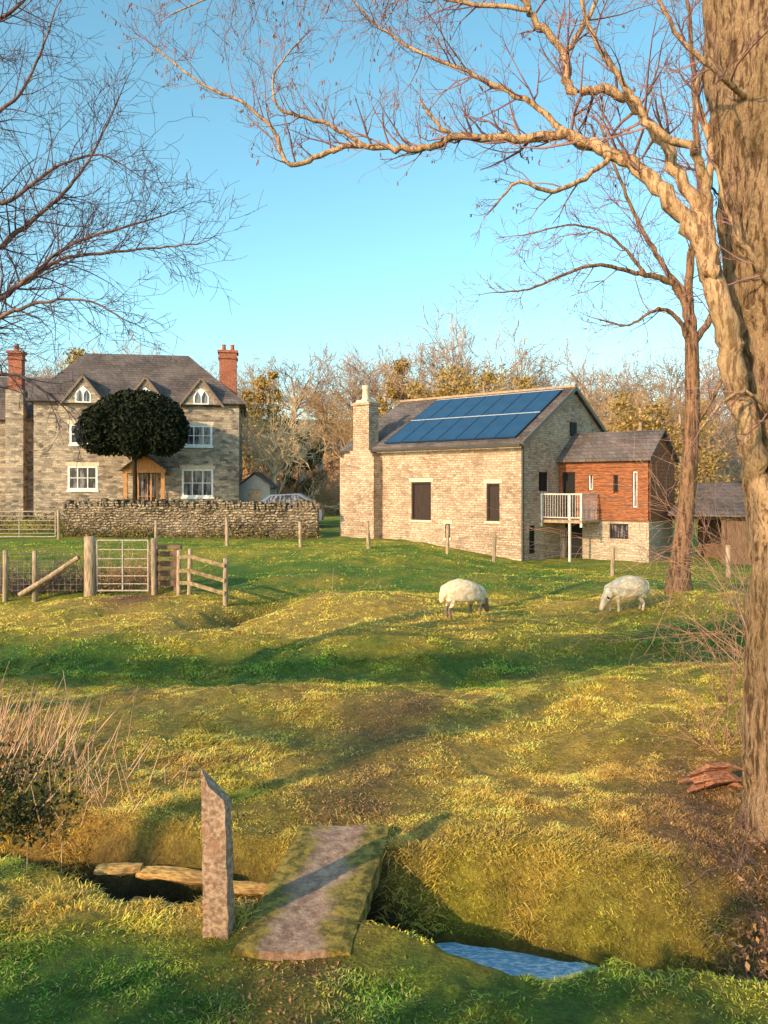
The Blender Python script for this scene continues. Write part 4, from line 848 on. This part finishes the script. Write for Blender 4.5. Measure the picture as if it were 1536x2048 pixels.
def place(vi,px,py,d,wsc=1.0,label='leafless winter tree on the wooded hillside',lst=variants,group='bare trees on the hillside'):
    x=(px-768)/F*d; z=Hs(x,d); top=EYE+(980-py)/F*d; s=(top-z)/10.0
    e=thing('bare_tree',label,'tree',(x,d,z),U(0,6.28),group); e.scale=(s*wsc,s*wsc,s)
    for o in lst[vi]:
        q=o if (id(lst),vi,o.name) not in used else o.copy()
        if q is not o: COL.objects.link(q)
        used.add((id(lst),vi,o.name)); q.parent=e
for t_ in((0,590,700,92,1.2),(1,515,722,95,.9),(2,705,688,100,1.0),(0,760,684,96,.85),(3,815,700,90,.8),(2,945,624,80,1.0),(0,878,660,84,.75),(2,1040,695,85,.9),(1,1090,745,90,.9),(0,1185,688,86,1.05),(2,1260,715,80,.9),(0,1335,690,84,1.0),(2,1430,700,80,.9),(3,1500,695,86,.9),(0,1570,715,80,1),
          (0,405,712,90,1.0),(2,330,702,82,.9),(3,250,682,80,.8),(0,150,702,84,.9),(2,60,700,88,1),(0,-30,705,84,1),(3,650,760,88,1.0),(2,1130,735,80,.9),(3,1200,770,72,1.1),(1,1300,765,68,1.1),(2,1420,762,70,1.1),(3,700,800,74,1.1),(0,640,752,104,1.1),(1,990,715,92,.9),(0,475,745,84,.9)):
    place(t_[0],t_[1],t_[2],t_[3],t_[4])
birch=[far_variant(11,mBirch,ksp=(5,5,3),spread=.7,rm=.016,low=.03,nl=24)]
place(0,548,785,50,.82,'pale barked leafless birch tree beside the farmhouse',birch,None)
def ivytree(label,px,py,d,rx,lobes,mat,n=2600,name='ivy_clad_tree',ls=.28,seed=0):
    x=(px-768)/F*d; z=Hs(x,d); top=EYE+(980-py)/F*d; h=top-z; e=thing(name,label,'tree',(x,d,z))
    T=Tubes(); T.add([Vector((0,0,-.5)),Vector((.1,0,h*.4)),Vector((0,0,h*.85))],[.4,.3,.1],8); T.build('trunk',mTwigFar,e)
    P=[]
    random.seed(seed+int(px))
    for q in range(lobes):
        f=q/max(1,lobes-1); zz=h*(.12+.74*f)+U(-.4,.4); rr=rx*U(.28,.55)*(1.15-.5*f); P.append(blob(n//lobes,(U(-1,1)*rx*.65*(1-.4*f),U(-.5,.5)*rx*.5,zz),(rr,rr,rr*U(.7,1.1)),.8,q,.5))
    V,i=leaves(np.concatenate(P),ls); mesh_np('crown',V,[i],mat,e)
L1='tree thickly clad in sunlit olive gold ivy'
for px,py,d,rx,lb in((910,704,72,4.6,26),(968,718,70,4.2,22),(802,688,84,2.8,16),(858,738,74,3.8,16),(537,710,80,2.6,14),(180,668,72,3.8,14),(1280,778,62,4.4,18),(1360,792,62,4.0,14),(1040,735,72,3.6,16),(770,765,82,2.8,12),(500,770,78,2.6,12)):
    ivytree(L1,px,py,d,rx,lb,mIvy,5200,ls=.14)
ivytree('dark conical conifer among russet bushes behind the wall',602,835,53,1.7,9,mCon,3600,'conifer_tree',.12)
ivytree('dark conical conifer among russet bushes behind the wall',640,880,60,1.6,8,mCon,2000,'conifer_tree',.14)
P=[]
for _ in range(140):
    px=U(480,720); d=U(54,92); x=(px-768)/F*d; z=Hs(x,d); P.append(blob(110,(x,d,z+.8),(U(1,2.2),1.2,U(.8,2.4)),.9))
for _ in range(190):
    px=U(-80,1650); d=U(64,112); x=(px-768)/F*d; z=Hs(x,d); P.append(blob(110,(x,d,z+1),(U(1.5,3),1.5,U(1,4)),.9))
V,i=leaves(np.concatenate(P),.12); o=mesh_np('hillside_scrub',V,[i],mRus); o['kind']='stuff'; o['label']='russet winter scrub covering the hillside below the trees'; o['category']='scrub'
for px,d,hh in((510,52,2.4),(590,53,2.6),(640,54,3.0),(680,56,2.8),(560,58,3.0),(700,60,3.0)):
    x=(px-768)/F*d; shrub('dense russet leafless shrub growing behind the stone wall',gpt(x,d),60,(hh*.6,hh*.95),.02,mGoldTw,.5,(4,3),rad=.6)
# ---------------------------------------------------------------- unseen tree and hedge added behind the viewer to cast shade
e=thing('meadow_shade_tree','unseen tree with flat layered crown shaped to shade the meadow','tree',(-14.7,-7.7,Hs(-14.7,-7.7))); zb=e.location.z
T=Tubes(); T.add([Vector((0,0,-.2)),Vector((0,0,4)),Vector((0,0,9.2-zb))],[.22,.17,.12],10)
P=[]  # leaf bands laid out so their shadow crosses the meadow
for key in([(-22.9,-3.95),(-20.3,-4.1),(-17.9,-4.35),(-15.4,-4.25),(-13.4,-3.85),(-11.7,-3.35),(-9.9,-2.7),(-8.2,-1.9)],[(-11.6,-2.9),(-10.2,-2.2),(-8.8,-1.7),(-7.2,-1.1),(-5.6,-.5)]):
  for i_ in range(len(key)-1):
    for q in range(4):
        f=q/4; x=key[i_][0]*(1-f)+key[i_+1][0]*f+14.7; y=key[i_][1]*(1-f)+key[i_+1][1]*f+7.7
        P.append(blob(650,(x,y+U(-.12,.12),9.0-zb+U(-.08,.08)),(.75,.42,U(.16,.28)),1))
        if q%2==0: T.add([Vector((0,0,8.6-zb)),Vector((x*.5,y*.5,8.8-zb)),Vector((x,y,9-zb))],[.04,.03,.02],5)
T.build('trunk',mLimb,e); V,i=leaves(np.concatenate(P),.15); mesh_np('crown',V,[i],mIvyD,e)
e=thing('bank_shade_hedge','unseen dense hedge added to shade the near stream bank','hedge',(-6,-2.6,0)); P=[]  # out of view, added to darken the foreground with its shadow
for q in range(60): x=-9+q*.26; hgt=2.95+.3*math.sin(q*.7)+U(-.3,.2); P.append(blob(330,(x,U(-.2,.2),hgt*.5+.8),(.55,.5,hgt*.5),.9))
V,i=leaves(np.concatenate(P),.12); mesh_np('foliage',V,[i],mIvyD,e)
